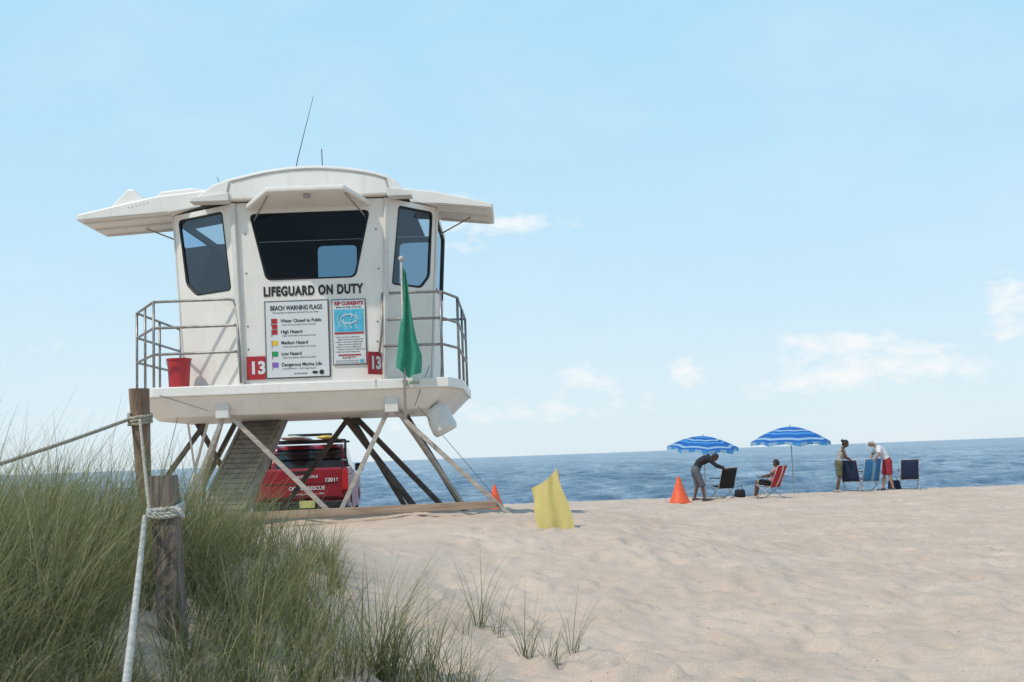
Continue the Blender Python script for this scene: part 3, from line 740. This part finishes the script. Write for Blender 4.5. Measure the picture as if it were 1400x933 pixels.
for sx in (-1,1):
    for y in (.15,1.7): bar(bm,(sx*.84,y,1.38),(sx*.84,y,1.99 if y>1 else 1.55),.05,.05)
    bar(bm,(sx*.74,1.7,1.97),(sx*.74,3.5,1.97),.05,.05)
bar(bm,(-.84,1.7,1.98),(.84,1.7,1.98),.05,.05);bar(bm,(-.84,3.4,1.97),(.84,3.4,1.97),.05,.05); bar(bm,(-.84,.15,1.53),(-.84,1.7,1.53),.04,.04);bar(bm,(.84,.15,1.53),(.84,1.7,1.53),.04,.04)
bar(bm,(-.8,1.7,1.7),(.8,1.7,1.7),.04,.04)
bobj('roof_rack',bm,M_trb,TR,bevel=.01)
bm=bmesh.new(); loft(bm,[(-.3,.9,2.06),(-.3,1.1,2.06),(-.3,1.8,2.05),(-.3,3.2,2.05),(-.3,3.9,2.10),(-.3,4.1,2.13)],[(.12,.02),(.24,.04),(.29,.05),(.29,.05),(.16,.04),(.03,.02)],side=(1,0,0),n=16)
bobj('rescue_board',bm,mat('board_white',(.7,.68,.58),.3,var=.1),TR,smooth=True)
bm=bmesh.new(); loft(bm,[(.42,1.2,2.04),(.42,1.5,2.05),(.42,3.0,2.05),(.42,3.4,2.06)],[(.10,.02),(.2,.04),(.2,.04),(.05,.02)],side=(1,0,0),n=16)
bobj('rescue_board_yellow',bm,mat('board_yellow',(.7,.5,.05),.3,var=.1),TR,smooth=True)
bm=bmesh.new(); box(bm,(0,2.4,2.13),(1.0,.25,.06)); bobj('light_bar',bm,M_trb,TR,bevel=.02)
bm=bmesh.new()
for sx in (-1,1): box(bm,(sx*1.05,3.55,1.36),(.2,.1,.18))
bobj('mirrors',bm,M_trb,TR,bevel=.02)

# ---------------------------------------------------------------- cones
M_or=mat('orange_pvc',(.80,.11,.03),.5,var=.12,vscale=6)
def cone(loc,h=.7,w=.27):
    e=empty('orange_cone',loc); bm=bmesh.new()
    loft(bm,[(0,0,.0),(0,0,.03),(0,0,h*.5),(0,0,h)],[w,w*.96,w*.5,.03],n=20); bobj('cone_body',bm,M_or,e,smooth=False,bevel=.01)
    bm=bmesh.new(); box(bm,(0,0,.012),(2.1*w,2.1*w,.03)); bobj('cone_base',bm,M_or,e,bevel=.01)
cone((4.64,33,H(4.64,33)),.76,.31); cone((-.60,30,H(-.6,30)),.74,.29); cone((-9.2,28,H(-9.2,28)),.7,.27)

# ---------------------------------------------------------------- umbrellas
M_ub=cloth('umbrella_blue',(.02,.15,.52),.3);M_ul=cloth('umbrella_light_blue',(.08,.36,.72),.3);M_uw=cloth('umbrella_pale_blue',(.36,.56,.72),.3)
def umbrella(loc,R,drop,zt,tilt=(0,0),fl=.0):
    e=empty('beach_umbrella',loc); n=8;sub=4
    cols=[1,0,1,0,0,2,0,1,0,0,2,0]
    Rm=Matrix.Rotation(tilt[0],3,'X')@Matrix.Rotation(tilt[1],3,'Y'); vs=[];fs=[];mi=[]
    NR=12; K=n*sub
    for j in range(NR+1):
        t=j/NR
        for k in range(K):
            a=2*math.pi*k/K; ph=(k%sub)/sub; inn=1-(1-math.cos(math.pi/n))*math.sin(ph*math.pi)*(1.0+.5*t)
            z=-drop*(t**1.7)*(1)+ .03*math.sin(ph*math.pi)*t
            q=Rm@V((R*t*math.cos(a)*inn+1e-4*math.cos(a),R*t*math.sin(a)*inn+1e-4*math.sin(a),z)); vs.append(q+V((0,0,zt)))
    for j in range(NR):
        for k in range(K):
            fs.append((j*K+k,j*K+(k+1)%K,(j+1)*K+(k+1)%K,(j+1)*K+k)); mi.append(cols[j])
    base=len(vs)
    for k in range(K): vs.append(vs[NR*K+k]+V((0,0,-.10-.02*math.cos(k*math.pi/2))))
    for k in range(K): fs.append((NR*K+k,NR*K+(k+1)%K,base+(k+1)%K,base+k)); mi.append(1 if k%2 else 2)
    mobj('canopy',vs,fs,[M_ub,M_ul,M_uw],e,smooth=False,midx=mi)
    bm=bmesh.new(); top=Rm@V((0,0,.06)); loft(bm,[(0,0,-.2),(0,0,zt*.55),top+V((0,0,zt))],[.018,.018,.016],n=10)
    for k in range(n):
        a=2*math.pi*k/n
        loft(bm,[Rm@V((0,0,-.03))+V((0,0,zt)),Rm@V((R*.5*math.cos(a),R*.5*math.sin(a),-drop*.3-.02))+V((0,0,zt)),Rm@V((R*math.cos(a),R*math.sin(a),-drop-.01))+V((0,0,zt))],[.005,.005,.004],n=5)
    bobj('pole_and_ribs',bm,M_chrome,e)
umbrella((8.90,37.0,H(8.9,37)),1.30,.50,2.16,(.03,.02))
umbrella((5.83,35.6,H(5.8,35.6)),1.12,.34,1.90,(.12,.05))

# ---------------------------------------------------------------- chairs
def chair(loc,rz,mseat,mback=None,back=.92,name='beach_chair',reclin=.0):
    e=empty(name,loc,rz); bm=bmesh.new()
    w=.27
    def tb(a,b,r=.012): loft(bm,[a,b],[r,r],n=8)
    bt=(-.42-reclin,back)
    for s in (-1,1):
        y=s*w
        tb((.27,y,.40),(-.28,y,.0));tb((-.20,y,.34),(.30,y,.0));tb((-.18,y,.30),(bt[0],y,bt[1]));tb((.27,y,.40),(-.2,y,.33))
        tb((.22,y,.38),(.20,y,.60))
    for a in ((.27,.40),(-.28,.012),(.30,.012),bt,(-.18,.31)): tb((a[0],-w,a[1]),(a[0],w,a[1]))
    bobj('frame',bm,M_chrome,e,smooth=True)
    bm=bmesh.new()
    for s in (-1,1): box(bm,(-.02,s*(w+.01),.62),(.5,.05,.025))
    bobj('armrests',bm,M_black,e,bevel=.008)
    def sheet(name,p0,p1,m_,sg,n=8):
        vs=[];fs=[];mx_=[]
        for i in range(n+1):
            t=i/n
            for j in range(7):
                u=j/6; yy=(u*2-1)*w*.98
                q=V(p0).lerp(V(p1),t)
                vs.append((q[0]-sg[0]*math.sin(math.pi*t)*math.sin(math.pi*u),yy,q[1]-sg[1]*math.sin(math.pi*t)*math.sin(math.pi*u)))
        for i in range(n):
            for j in range(6): fs.append((i*7+j,i*7+j+1,(i+1)*7+j+1,(i+1)*7+j)); mx_.append((1 if j in (2,) else 0) if len(m_)>1 else 0)
        o=mobj(name,vs,fs,m_,e,smooth=True,midx=mx_); s_=o.modifiers.new('s','SOLIDIFY'); s_.thickness=.008
    sheet('seat',(.27,.405),(-.19,.325),mseat,(0,.05))
    sheet('back',(-.19,.33),bt,mback or mseat,(.04,0))
    return e
F_navy=[cloth('navy_canvas',(.02,.035,.09),.05)];F_blk=[cloth('black_canvas',(.015,.015,.018),.05)]
F_blue=[cloth('blue_canvas',(.04,.20,.42),.1),cloth('pale_blue_canvas',(.25,.42,.58),.1)];F_red=[cloth('red_canvas',(.50,.02,.03),.1),cloth('white_canvas',(.6,.57,.55),.1)]
zb=lambda x,y:H(x,y)
chair((6.12,34.28,zb(6.1,34.3)),math.radians(115),F_blk)
chair((7.42,33.84,zb(7.42,33.8)),math.radians(138),F_red,back=.94,reclin=.06)
chair((10.60,36.3,zb(10.6,36.3)),math.radians(60),F_navy,back=.98)
chair((11.0,36.0,zb(11,36)),math.radians(100),F_blue,back=1.0)
chair((12.35,36.2,zb(12.35,36.2)),math.radians(80),F_navy,back=.94)
def bag(loc,m_,s=1):
    e=empty('beach_bag',loc); bm=bmesh.new()
    loft(bm,[(0,0,0),(0,0,.08*s),(0,0,.22*s),(0,0,.30*s)],[(.2*s,.11*s),(.22*s,.13*s),(.2*s,.11*s),(.17*s,.05*s)],side=(1,0,0),n=16); bobj('bag_body',bm,m_,e,smooth=True)
    bm=bmesh.new(); loft(bm,[(-.1*s,0,.29*s),(-.08*s,0,.42*s),(.08*s,0,.42*s),(.1*s,0,.29*s)],[.01]*4,n=6); bobj('bag_handle',bm,m_,e)
bag((11.95,36.4,zb(12,36.4)),F_navy[0],1.0); bag((6.75,34.9,zb(6.7,34.9)),F_blk[0],.8)

# ---------------------------------------------------------------- people
def remesh(name,bm,mt,parent,vox,sm=4):
    o=bobj(name,bm,mt,parent,smooth=True)
    r=o.modifiers.new('r','REMESH');r.mode='VOXEL';r.voxel_size=vox;r.use_smooth_shade=True
    s=o.modifiers.new('s','SMOOTH');s.factor=.5;s.iterations=sm
    return o
def frame3(f,u):
    f=V(f).normalized();u=V(u);u=(u-f*u.dot(f)).normalized();s=f.cross(u).normalized(); return f,u,s
def hand(bm,w,d,pn,thumb,curl=.5):
    w=V(w);d=V(d).normalized();pn=V(pn);pn=(pn-d*pn.dot(d)).normalized();t=d.cross(pn).normalized()
    if t.dot(V(thumb))<0: t=-t
    loft(bm,[w-d*.01,w+d*.03,w+d*.085],[(.026,.018),(.038,.015),(.040,.013)],side=t,n=12)
    for i,(off,L_) in enumerate([(.033,.072),(.011,.080),(-.011,.074),(-.032,.058)]):
        p=w+d*.08+t*off; pts=[p-d*.01]; a=0
        for s_ in (.45,.32,.23):
            a+=curl*(.5+.1*i); dd=(d*math.cos(a)+pn*math.sin(a)); p=p+dd*L_*s_; pts.append(p.copy())
        loft(bm,pts,[.0085,.008,.0075,.0065],n=8)
    p=w+d*.025+t*.03; dd=(d*.65+t*.7+pn*.25).normalized(); dd2=(d*.9+t*.25+pn*.35).normalized()
    loft(bm,[p-t*.01,p+dd*.035,p+dd*.035+dd2*.03],[.013,.011,.008],n=8)
def curve3(p0,p1,p2,p3,t):
    return ((p1*2)+(p2-p0)*t+(p0*2-p1*5+p2*4-p3)*t*t+(-p0+p1*3-p2*3+p3)*t**3)*.5
def smoothpath(pts,rs,k=4):
    P=[V(p) for p in pts];R=[V((*(r if isinstance(r,tuple) else (r,r)),0)) for r in rs];oP=[];oR=[]
    for i in range(len(P)-1):
        a,b,c,d=P[max(i-1,0)],P[i],P[i+1],P[min(i+2,len(P)-1)];ra,rb,rc,rd=R[max(i-1,0)],R[i],R[i+1],R[min(i+2,len(R)-1)]
        for j in range(k):
            oP.append(curve3(a,b,c,d,j/k));q=curve3(ra,rb,rc,rd,j/k);oR.append((q.x,q.y))
    oP.append(P[-1]);oR.append((R[-1].x,R[-1].y)); return oP,oR
def person(loc,J,skin,mshirt,mshort,hair,shoe=None,sleeve=.55,short=.75,fem=False,hat=None,hairlong=False,rz=0,sc=1):
    e=empty('person',loc,rz); e.scale=(sc,)*3
    P={k:V(v) for k,v in J.items() if k not in('face','up','side')}
    side=V(J['side']).normalized()
    pel=P['pelvis'];nk=P['neck'];hd=P['head']; bend=P['mid']
    shw=.15 if fem else .175; hpw=.09
    up_t=(nk-bend).normalized()
    sh={'L':nk+side*shw-up_t*.075,'R':nk-side*shw-up_t*.075}
    hp={'L':pel+side*hpw,'R':pel-side*hpw}
    low=pel-(bend-pel).normalized()*.09
    k=.88 if fem else 1
    tp=[low,pel,pel.lerp(bend,.6),bend,bend.lerp(nk,.45),bend.lerp(nk,.74),bend.lerp(nk,.90),nk]
    tr=[(.12,.09),(.155*k+.012*fem,.115),(.133*k,.098),(.14*k,.10),(.165*k,.112),(.165*k,.10),(.115*k,.075),(.058,.058)]
    bm=bmesh.new()
    loft(bm,*smoothpath(tp,tr),side=side,n=24)
    f,u,s=frame3(J['face'],J.get('up',(0,0,1)))
    loft(bm,[nk-up_t*.05,nk,nk.lerp(hd-u*.06-f*.015,.6),hd-u*.02-f*.02],[.068,.058,.054,.05],n=14)
    for S in 'LR':
        el,wr=P['el'+S],P['wr'+S]
        ball(bm,sh[S],.058); loft(bm,[sh[S],sh[S].lerp(el,.4),el,el.lerp(wr,.3),wr],[.052,.049,.039,.041,.026],n=12); ball(bm,el,.039)
        loft(bm,[sh[S]+up_t*.01,nk-up_t*.03],[.048,.055],n=10)
        hand(bm,wr,(wr-el),V(J.get('pn',(0,0,-1))),J.get('thumb',(0,0,1)),.55)
        kn,an=P['kn'+S],P['an'+S]; toe=V(J['toe']).normalized()
        ball(bm,hp[S],.09); loft(bm,[hp[S],hp[S].lerp(kn,.4),kn],[.092,.08,.055],n=14); ball(bm,kn,.055)
        loft(bm,[kn,kn.lerp(an,.3),kn.lerp(an,.6),an],[.053,.057,.046,.036],n=12); ball(bm,an,.037)
        f0=an-toe*.06; f1=an+toe*.18
        loft(bm,[V((f0.x,f0.y,f0.z-.035)),V((an.x,an.y,an.z-.04))+toe*.04,V((f1.x,f1.y,f1.z-.055))],[(.035,.03),(.042,.035),(.035,.02)],side=toe.cross(V((0,0,1))),n=12)
    remesh('body',bm,skin,e,.0075,2)
    bm=bmesh.new(); g=.018
    st=[(a+g,b+g) for a,b in tr[:-1]]+[(.066,.064)]
    if fem: st[-1]=(.08,.07)
    loft(bm,*smoothpath([pel.lerp(low,.3)]+tp[1:-1]+[nk-up_t*(.05 if fem else .015)],st),side=side,n=26)
    for S in 'LR':
        el,wr=P['el'+S],P['wr'+S]
        if sleeve>0:
            ball(bm,sh[S],.073); loft(bm,[sh[S]+up_t*.008,nk-up_t*.035],[.062,.066],n=12)
        else: loft(bm,[sh[S].lerp(nk,.35),nk-up_t*.06],[.045,.06],n=12)
        if sleeve>1:
            loft(bm,[sh[S],sh[S].lerp(el,.5),el],[.072,.066,.056],n=14); ball(bm,el,.056); loft(bm,[el,el.lerp(wr,sleeve-1)],[.056,.042],n=14)
            if S=='L': loft(bm,[nk-up_t*.06-f*.05,nk+up_t*.0-f*.075,nk+up_t*.05-f*.07],[(.12,.05),(.11,.045),(.07,.02)],side=side,n=16)
        elif sleeve>0: loft(bm,[sh[S],sh[S].lerp(el,sleeve)],[.073,.070],n=14)
    remesh('shirt',bm,mshirt,e,.010,2)
    bm=bmesh.new()
    loft(bm,[low,pel,pel.lerp(bend,.45)],[(.15,.12),(.178+.01*fem,.14),(.16*k,.122)],side=side,n=24)
    for S in 'LR':
        kn=P['kn'+S]; an=P['an'+S]
        if short<=1: loft(bm,[hp[S],hp[S].lerp(kn,short)],[.112,.098],n=18)
        else:
            loft(bm,[hp[S],kn],[.112,.088],n=18);ball(bm,kn,.088);loft(bm,[kn,kn.lerp(an,short-1)],[.088,.086],n=18)
        ball(bm,hp[S],.113)
    remesh('shorts',bm,mshort,e,.010,2)
    if shoe:
        bm=bmesh.new()
        for S in 'LR':
            an=P['an'+S]; toe=V(J['toe']).normalized(); f0=an-toe*.075; f1=an+toe*.20
            loft(bm,[V((f0.x,f0.y,f0.z-.04)),V((an.x,an.y,an.z-.04))+toe*.04,V((f1.x,f1.y,f1.z-.052))],[(.042,.04),(.05,.042),(.042,.026)],side=toe.cross(V((0,0,1))),n=14)
        remesh('shoes',bm,shoe,e,.009,2)
    R=Matrix((s,f,u)).transposed().to_4x4()
    TM=Matrix.Translation(hd)@R
    bm=bmesh.new()
    q=bmesh.ops.create_uvsphere(bm,u_segments=32,v_segments=24,radius=1)
    for v in q['verts']:
        x,y,z=v.co; w=1
        if z<0: w=1-.33*(-z)**1.6
        yy=y*.097*(1-.10*max(0,-z)); xx=x*.077*w; zz=z*.118
        if y<0 and z<-.3: yy*=.85
        if y>.5: yy-=.009*math.exp(-((z-.08)/.13)**2)*math.exp(-((abs(x)-.38)/.2)**2)
        if y>.4 and z<-.6: yy+=.014
        v.co=(xx,yy,zz)
    loft(bm,[(0,.088,.02),(0,.104,-.015),(0,.112,-.030),(0,.095,-.042)],[(.007,.006),(.010,.009),(.014,.010),(.010,.006)],side=(1,0,0),n=10)
    for sx in (-1,1): ball(bm,(sx*.077,-.005,-.005),.028,(.35,.7,1.15))
    bmesh.ops.transform(bm,matrix=TM,verts=bm.verts)
    remesh('head',bm,skin,e,.004,3)
    bm=bmesh.new()
    for sx in (-1,1):
        ball(bm,(sx*.030,.079,.010),.010,(1.3,.8,.7),mi=2); ball(bm,(sx*.030,.0865,.010),.0048,(1,.5,1),mi=0)
        ball(bm,(sx*.031,.086,.030),.018,(1,.3,.16),mi=0)
    ball(bm,(0,.087,-.060),.022,(1,.35,.24),mi=1)
    bmesh.ops.transform(bm,matrix=TM,verts=bm.verts)
    bobj('eyes_and_mouth',bm,[M_black,M_lip,M_eye],e,smooth=True)
    bm=bmesh.new(); q=bmesh.ops.create_uvsphere(bm,u_segments=32,v_segments=24,radius=1)
    for v in q['verts']:
        x,y,z=v.co; v.co=(x*.087,y*.106-.006,z*.124+.010)
    dl=[v for v in bm.verts if v.co.z < (.045 if v.co.y>.03 else (-.01 if v.co.y>-.03 else -.07)) ]
    bmesh.ops.delete(bm,geom=dl,context='VERTS')
    if hairlong: ball(bm,(0,-.115,.06),.052)
    if hat: loft(bm,[(0,.08,.055),(0,.13,.052),(0,.165,.045)],[(.072,.006),(.066,.006),(.035,.005)],side=(1,0,0),n=16)
    bmesh.ops.transform(bm,matrix=TM,verts=bm.verts)
    o=bobj('hair' if not hat else 'cap',bm,hat or hair,e,smooth=True)
    sm=o.modifiers.new('so','SOLIDIFY'); sm.thickness=.012; sm.offset=-1
    return e
M_lip=mat('lips',(.25,.07,.06),.5);M_eye=mat('eye_white',(.6,.58,.55),.3)
SK_d=mat('skin_dark',(.13,.065,.04),.5,var=.1);SK_m=mat('skin_medium',(.36,.20,.13),.5,var=.1)
M_hair=mat('hair_black',(.015,.012,.01),.6,bump=.5,bscale=120)
C_black=mat('black_fleece',(.018,.018,.022),.9,bump=.4,bscale=14);C_grey=mat('grey_cotton',(.12,.12,.14),.9,var=.2,bump=.5,bscale=12);C_white=mat('white_cotton',(.68,.68,.70),.9,var=.08,bump=.6,bscale=12)
C_red=mat('red_cotton',(.30,.02,.035),.85,var=.2,bump=.6,bscale=12)
C_pat=mat('patterned_top',(.58,.56,.54),.9,col2=(.12,.12,.15),vscale=26);C_olive=mat('patterned_olive',(.16,.17,.09),.9,col2=(.04,.05,.03),vscale=24)
C_stripe=mat('seated_shirt',(.50,.46,.44),.9,col2=(.35,.05,.06),vscale=14)
M_shoe=mat('shoe_dark',(.05,.05,.06),.7);M_sandal=mat('sandal',(.35,.33,.32),.7)
person((5.38,33.8,zb(5.38,33.8)),dict(pelvis=(-.12,0,.88),mid=(.02,0,1.12),neck=(.33,0,1.26),head=(.47,-.02,1.25),face=(.6,0,-.8),up=(.8,0,.6),side=(0,1,0),
  elL=(.52,.20,1.03),wrL=(.78,.16,.92),elR=(.47,-.24,1.00),wrR=(.72,-.12,.92),knL=(-.06,.14,.47),anL=(-.16,.15,.08),knR=(.04,-.13,.47),anR=(.08,-.14,.08),toe=(1,0,0)),
  SK_d,C_black,C_grey,M_hair,M_shoe,sleeve=1.85,short=1.12)
person((7.40,33.84,zb(7.4,33.8)),dict(pelvis=(.08,-.02,.44),mid=(.17,-.06,.64),neck=(.27,-.10,.93),head=(.26,-.10,1.08),face=(-1,.3,-.15),side=(-.5,-.87,0),
  elL=(.0,-.38,.74),wrL=(-.24,-.40,.70),elR=(.22,.24,.70),wrR=(.0,.34,.66),knL=(-.34,.08,.52),anL=(-.42,.12,.08),knR=(-.24,.30,.52),anR=(-.32,.36,.08),toe=(-1,.5,0)),
  SK_d,C_stripe,C_black,M_hair,M_sandal,sleeve=.6,short=.8,sc=.93)
person((10.08,36.0,zb(10.1,36)),dict(pelvis=(.04,0,.88),mid=(.09,0,1.10),neck=(.20,0,1.36),head=(.28,-.02,1.50),face=(.85,-.1,-.35),up=(.3,0,1),side=(0.2,1,0),
  elL=(.26,.18,1.08),wrL=(.42,.06,1.00),elR=(.24,-.22,1.07),wrR=(.38,-.16,.98),knL=(.06,.12,.46),anL=(-.02,.13,.08),knR=(.00,-.11,.46),anR=(-.12,-.12,.08),toe=(1,0,0)),
  SK_d,C_pat,C_olive,M_hair,M_sandal,sleeve=.0,short=.9,fem=True,hairlong=True)
person((11.50,35.8,zb(11.5,35.8)),dict(pelvis=(.08,0,.90),mid=(-.02,0,1.14),neck=(-.24,0,1.39),head=(-.40,-.02,1.49),face=(-.8,-.1,-.5),up=(-.4,0,1),side=(0,-1,0),
  elL=(-.28,-.28,1.12),wrL=(-.36,-.22,.98),elR=(-.34,.12,1.12),wrR=(-.46,-.06,1.0),knL=(.08,-.14,.48),anL=(.16,-.15,.08),knR=(0,.12,.48),anR=(-.06,.13,.08),toe=(-1,0,0)),
  SK_m,C_white,C_red,M_hair,M_shoe,sleeve=.75,short=.95,hat=C_white)

# ---------------------------------------------------------------- world / light / camera
w=bpy.data.worlds.new('World');scene.world=w;w.use_nodes=True;nt=w.node_tree;N=nt.nodes;L=nt.links
bg=N['Background'];bg.inputs[1].default_value=.12
sunE=math.radians(54);sunA=math.radians(226)
sky=N.new('ShaderNodeTexSky');sky.sky_type='NISHITA';sky.sun_disc=False;sky.sun_elevation=sunE;sky.sun_rotation=sunA;sky.air_density=1.0;sky.dust_density=.6;sky.ozone_density=1.5
tc=N.new('ShaderNodeTexCoord');sp=N.new('ShaderNodeSeparateXYZ');L.new(tc.outputs['Generated'],sp.inputs[0])
def mth(op,a,b=None,c=None,clamp=False):
    n=N.new('ShaderNodeMath');n.operation=op;n.use_clamp=clamp
    for i,v in enumerate((a,b,c)):
        if v is None: continue
        if isinstance(v,(int,float)): n.inputs[i].default_value=v
        else: L.new(v,n.inputs[i])
    return n.outputs[0]
az=mth('ARCTAN2',sp.outputs[0],sp.outputs[1]); el=mth('ARCSINE',sp.outputs[2])
cb=N.new('ShaderNodeCombineXYZ');L.new(az,cb.inputs[0]);L.new(mth('MULTIPLY',el,1.9),cb.inputs[1])
def wn(scale,det,rough,dist=0):
    n=N.new('ShaderNodeTexNoise');n.inputs['Scale'].default_value=scale;n.inputs['Detail'].default_value=det;n.inputs['Roughness'].default_value=rough;n.inputs['Distortion'].default_value=dist
    L.new(cb.outputs[0],n.inputs['Vector']);return n.outputs[0]
nz=wn(40,9,.62,.25); nz2=wn(5,6,.6,.5)
clouds=[(.30,.080,.080,.012,.9),(.33,.062,.050,.009,.7),(.26,.090,.04,.006,.6),(.415,.108,.018,.022,1.15),(.06,.070,.028,.010,.85),(.152,.070,.011,.011,1.1),(.262,.055,.03,.006,.8),(.0,.203,.055,.009,1.1),(-.07,.226,.05,.008,1.1),(-.04,.185,.04,.006,.7),(.01,.035,.08,.010,.6),(-.12,.03,.05,.010,.5),(-.40,.105,.07,.010,.5),(-.36,.05,.09,.010,.4),(.42,.19,.09,.015,.3),(.30,.125,.12,.008,.3),(.2,.050,.3,.014,.45)]
tot=None
for (a0,e0,wa,we,am) in clouds:
    dx=mth('DIVIDE',mth('SUBTRACT',az,a0),wa);dy=mth('DIVIDE',mth('SUBTRACT',el,e0),we)
    g=mth('MULTIPLY',mth('POWER',2.718,mth('MULTIPLY',mth('ADD',mth('MULTIPLY',dx,dx),mth('MULTIPLY',dy,dy)),-.7)),am)
    tot=g if tot is None else mth('ADD',tot,g)
cm=mth('MULTIPLY',mth('SUBTRACT',mth('ADD',mth('MULTIPLY',tot,.40),nz),.69),3.0,clamp=True)
cm=mth('MULTIPLY',cm,mth('MINIMUM',mth('MULTIPLY',tot,2.0),1.0))
wisp=mth('MULTIPLY',mth('SUBTRACT',nz2,.46),1.0,clamp=True)
cm=mth('MAXIMUM',mth('MULTIPLY',cm,.80),mth('MULTIPLY',wisp,.5))
rp=N.new('ShaderNodeValToRGB');L.new(mth('DIVIDE',el,1.5708,clamp=True),rp.inputs[0]);e=rp.color_ramp.elements
e[0].position=0;e[0].color=(.74,.87,.94,1);e[1].position=1;e[1].color=(.16,.33,.60,1)
for pos,c in [(.035,(.71,.87,.96)),(.09,(.61,.84,.99)),(.16,(.52,.81,1.0)),(.27,(.44,.77,1.0)),(.5,(.28,.52,.82))]:
    x=e.new(pos);x.color=(*c,1)
sc_=N.new('ShaderNodeVectorMath');sc_.operation='SCALE';L.new(rp.outputs[0],sc_.inputs[0]);sc_.inputs['Scale'].default_value=1/.12
mixh=N.new('ShaderNodeMixRGB');mixh.inputs[0].default_value=.92;L.new(sky.outputs[0],mixh.inputs[1]);L.new(sc_.outputs[0],mixh.inputs[2])
mix=N.new('ShaderNodeMixRGB');L.new(cm,mix.inputs[0]);L.new(mixh.outputs[0],mix.inputs[1]);mix.inputs[2].default_value=(8.05,8.1,8.15,1)
L.new(mix.outputs[0],bg.inputs[0])
sl=bpy.data.lights.new('sun','SUN');sl.energy=2.75;sl.angle=math.radians(1.5);sl.color=(1,.92,.82)
so=link(bpy.data.objects.new('sun',sl))
dv=V((math.sin(sunA)*math.cos(sunE),math.cos(sunA)*math.cos(sunE),math.sin(sunE)))
so.rotation_euler=dv.to_track_quat('Z','Y').to_euler()
cam=bpy.data.cameras.new('camera');cam.lens=40;cam.sensor_width=36;cam.clip_end=150000;cam.clip_start=.1
cam.dof.use_dof=True;cam.dof.focus_distance=19;cam.dof.aperture_fstop=8
co=link(bpy.data.objects.new('camera',cam))
Rc=Matrix.Rotation(math.radians(90+5.78),4,'X')@Matrix.Rotation(-math.radians(2.14),4,'Z')
co.matrix_world=Matrix.Translation((0,0,1.5))@Rc
scene.camera=co
scene.view_settings.view_transform='Standard';scene.view_settings.look='None';scene.view_settings.exposure=0
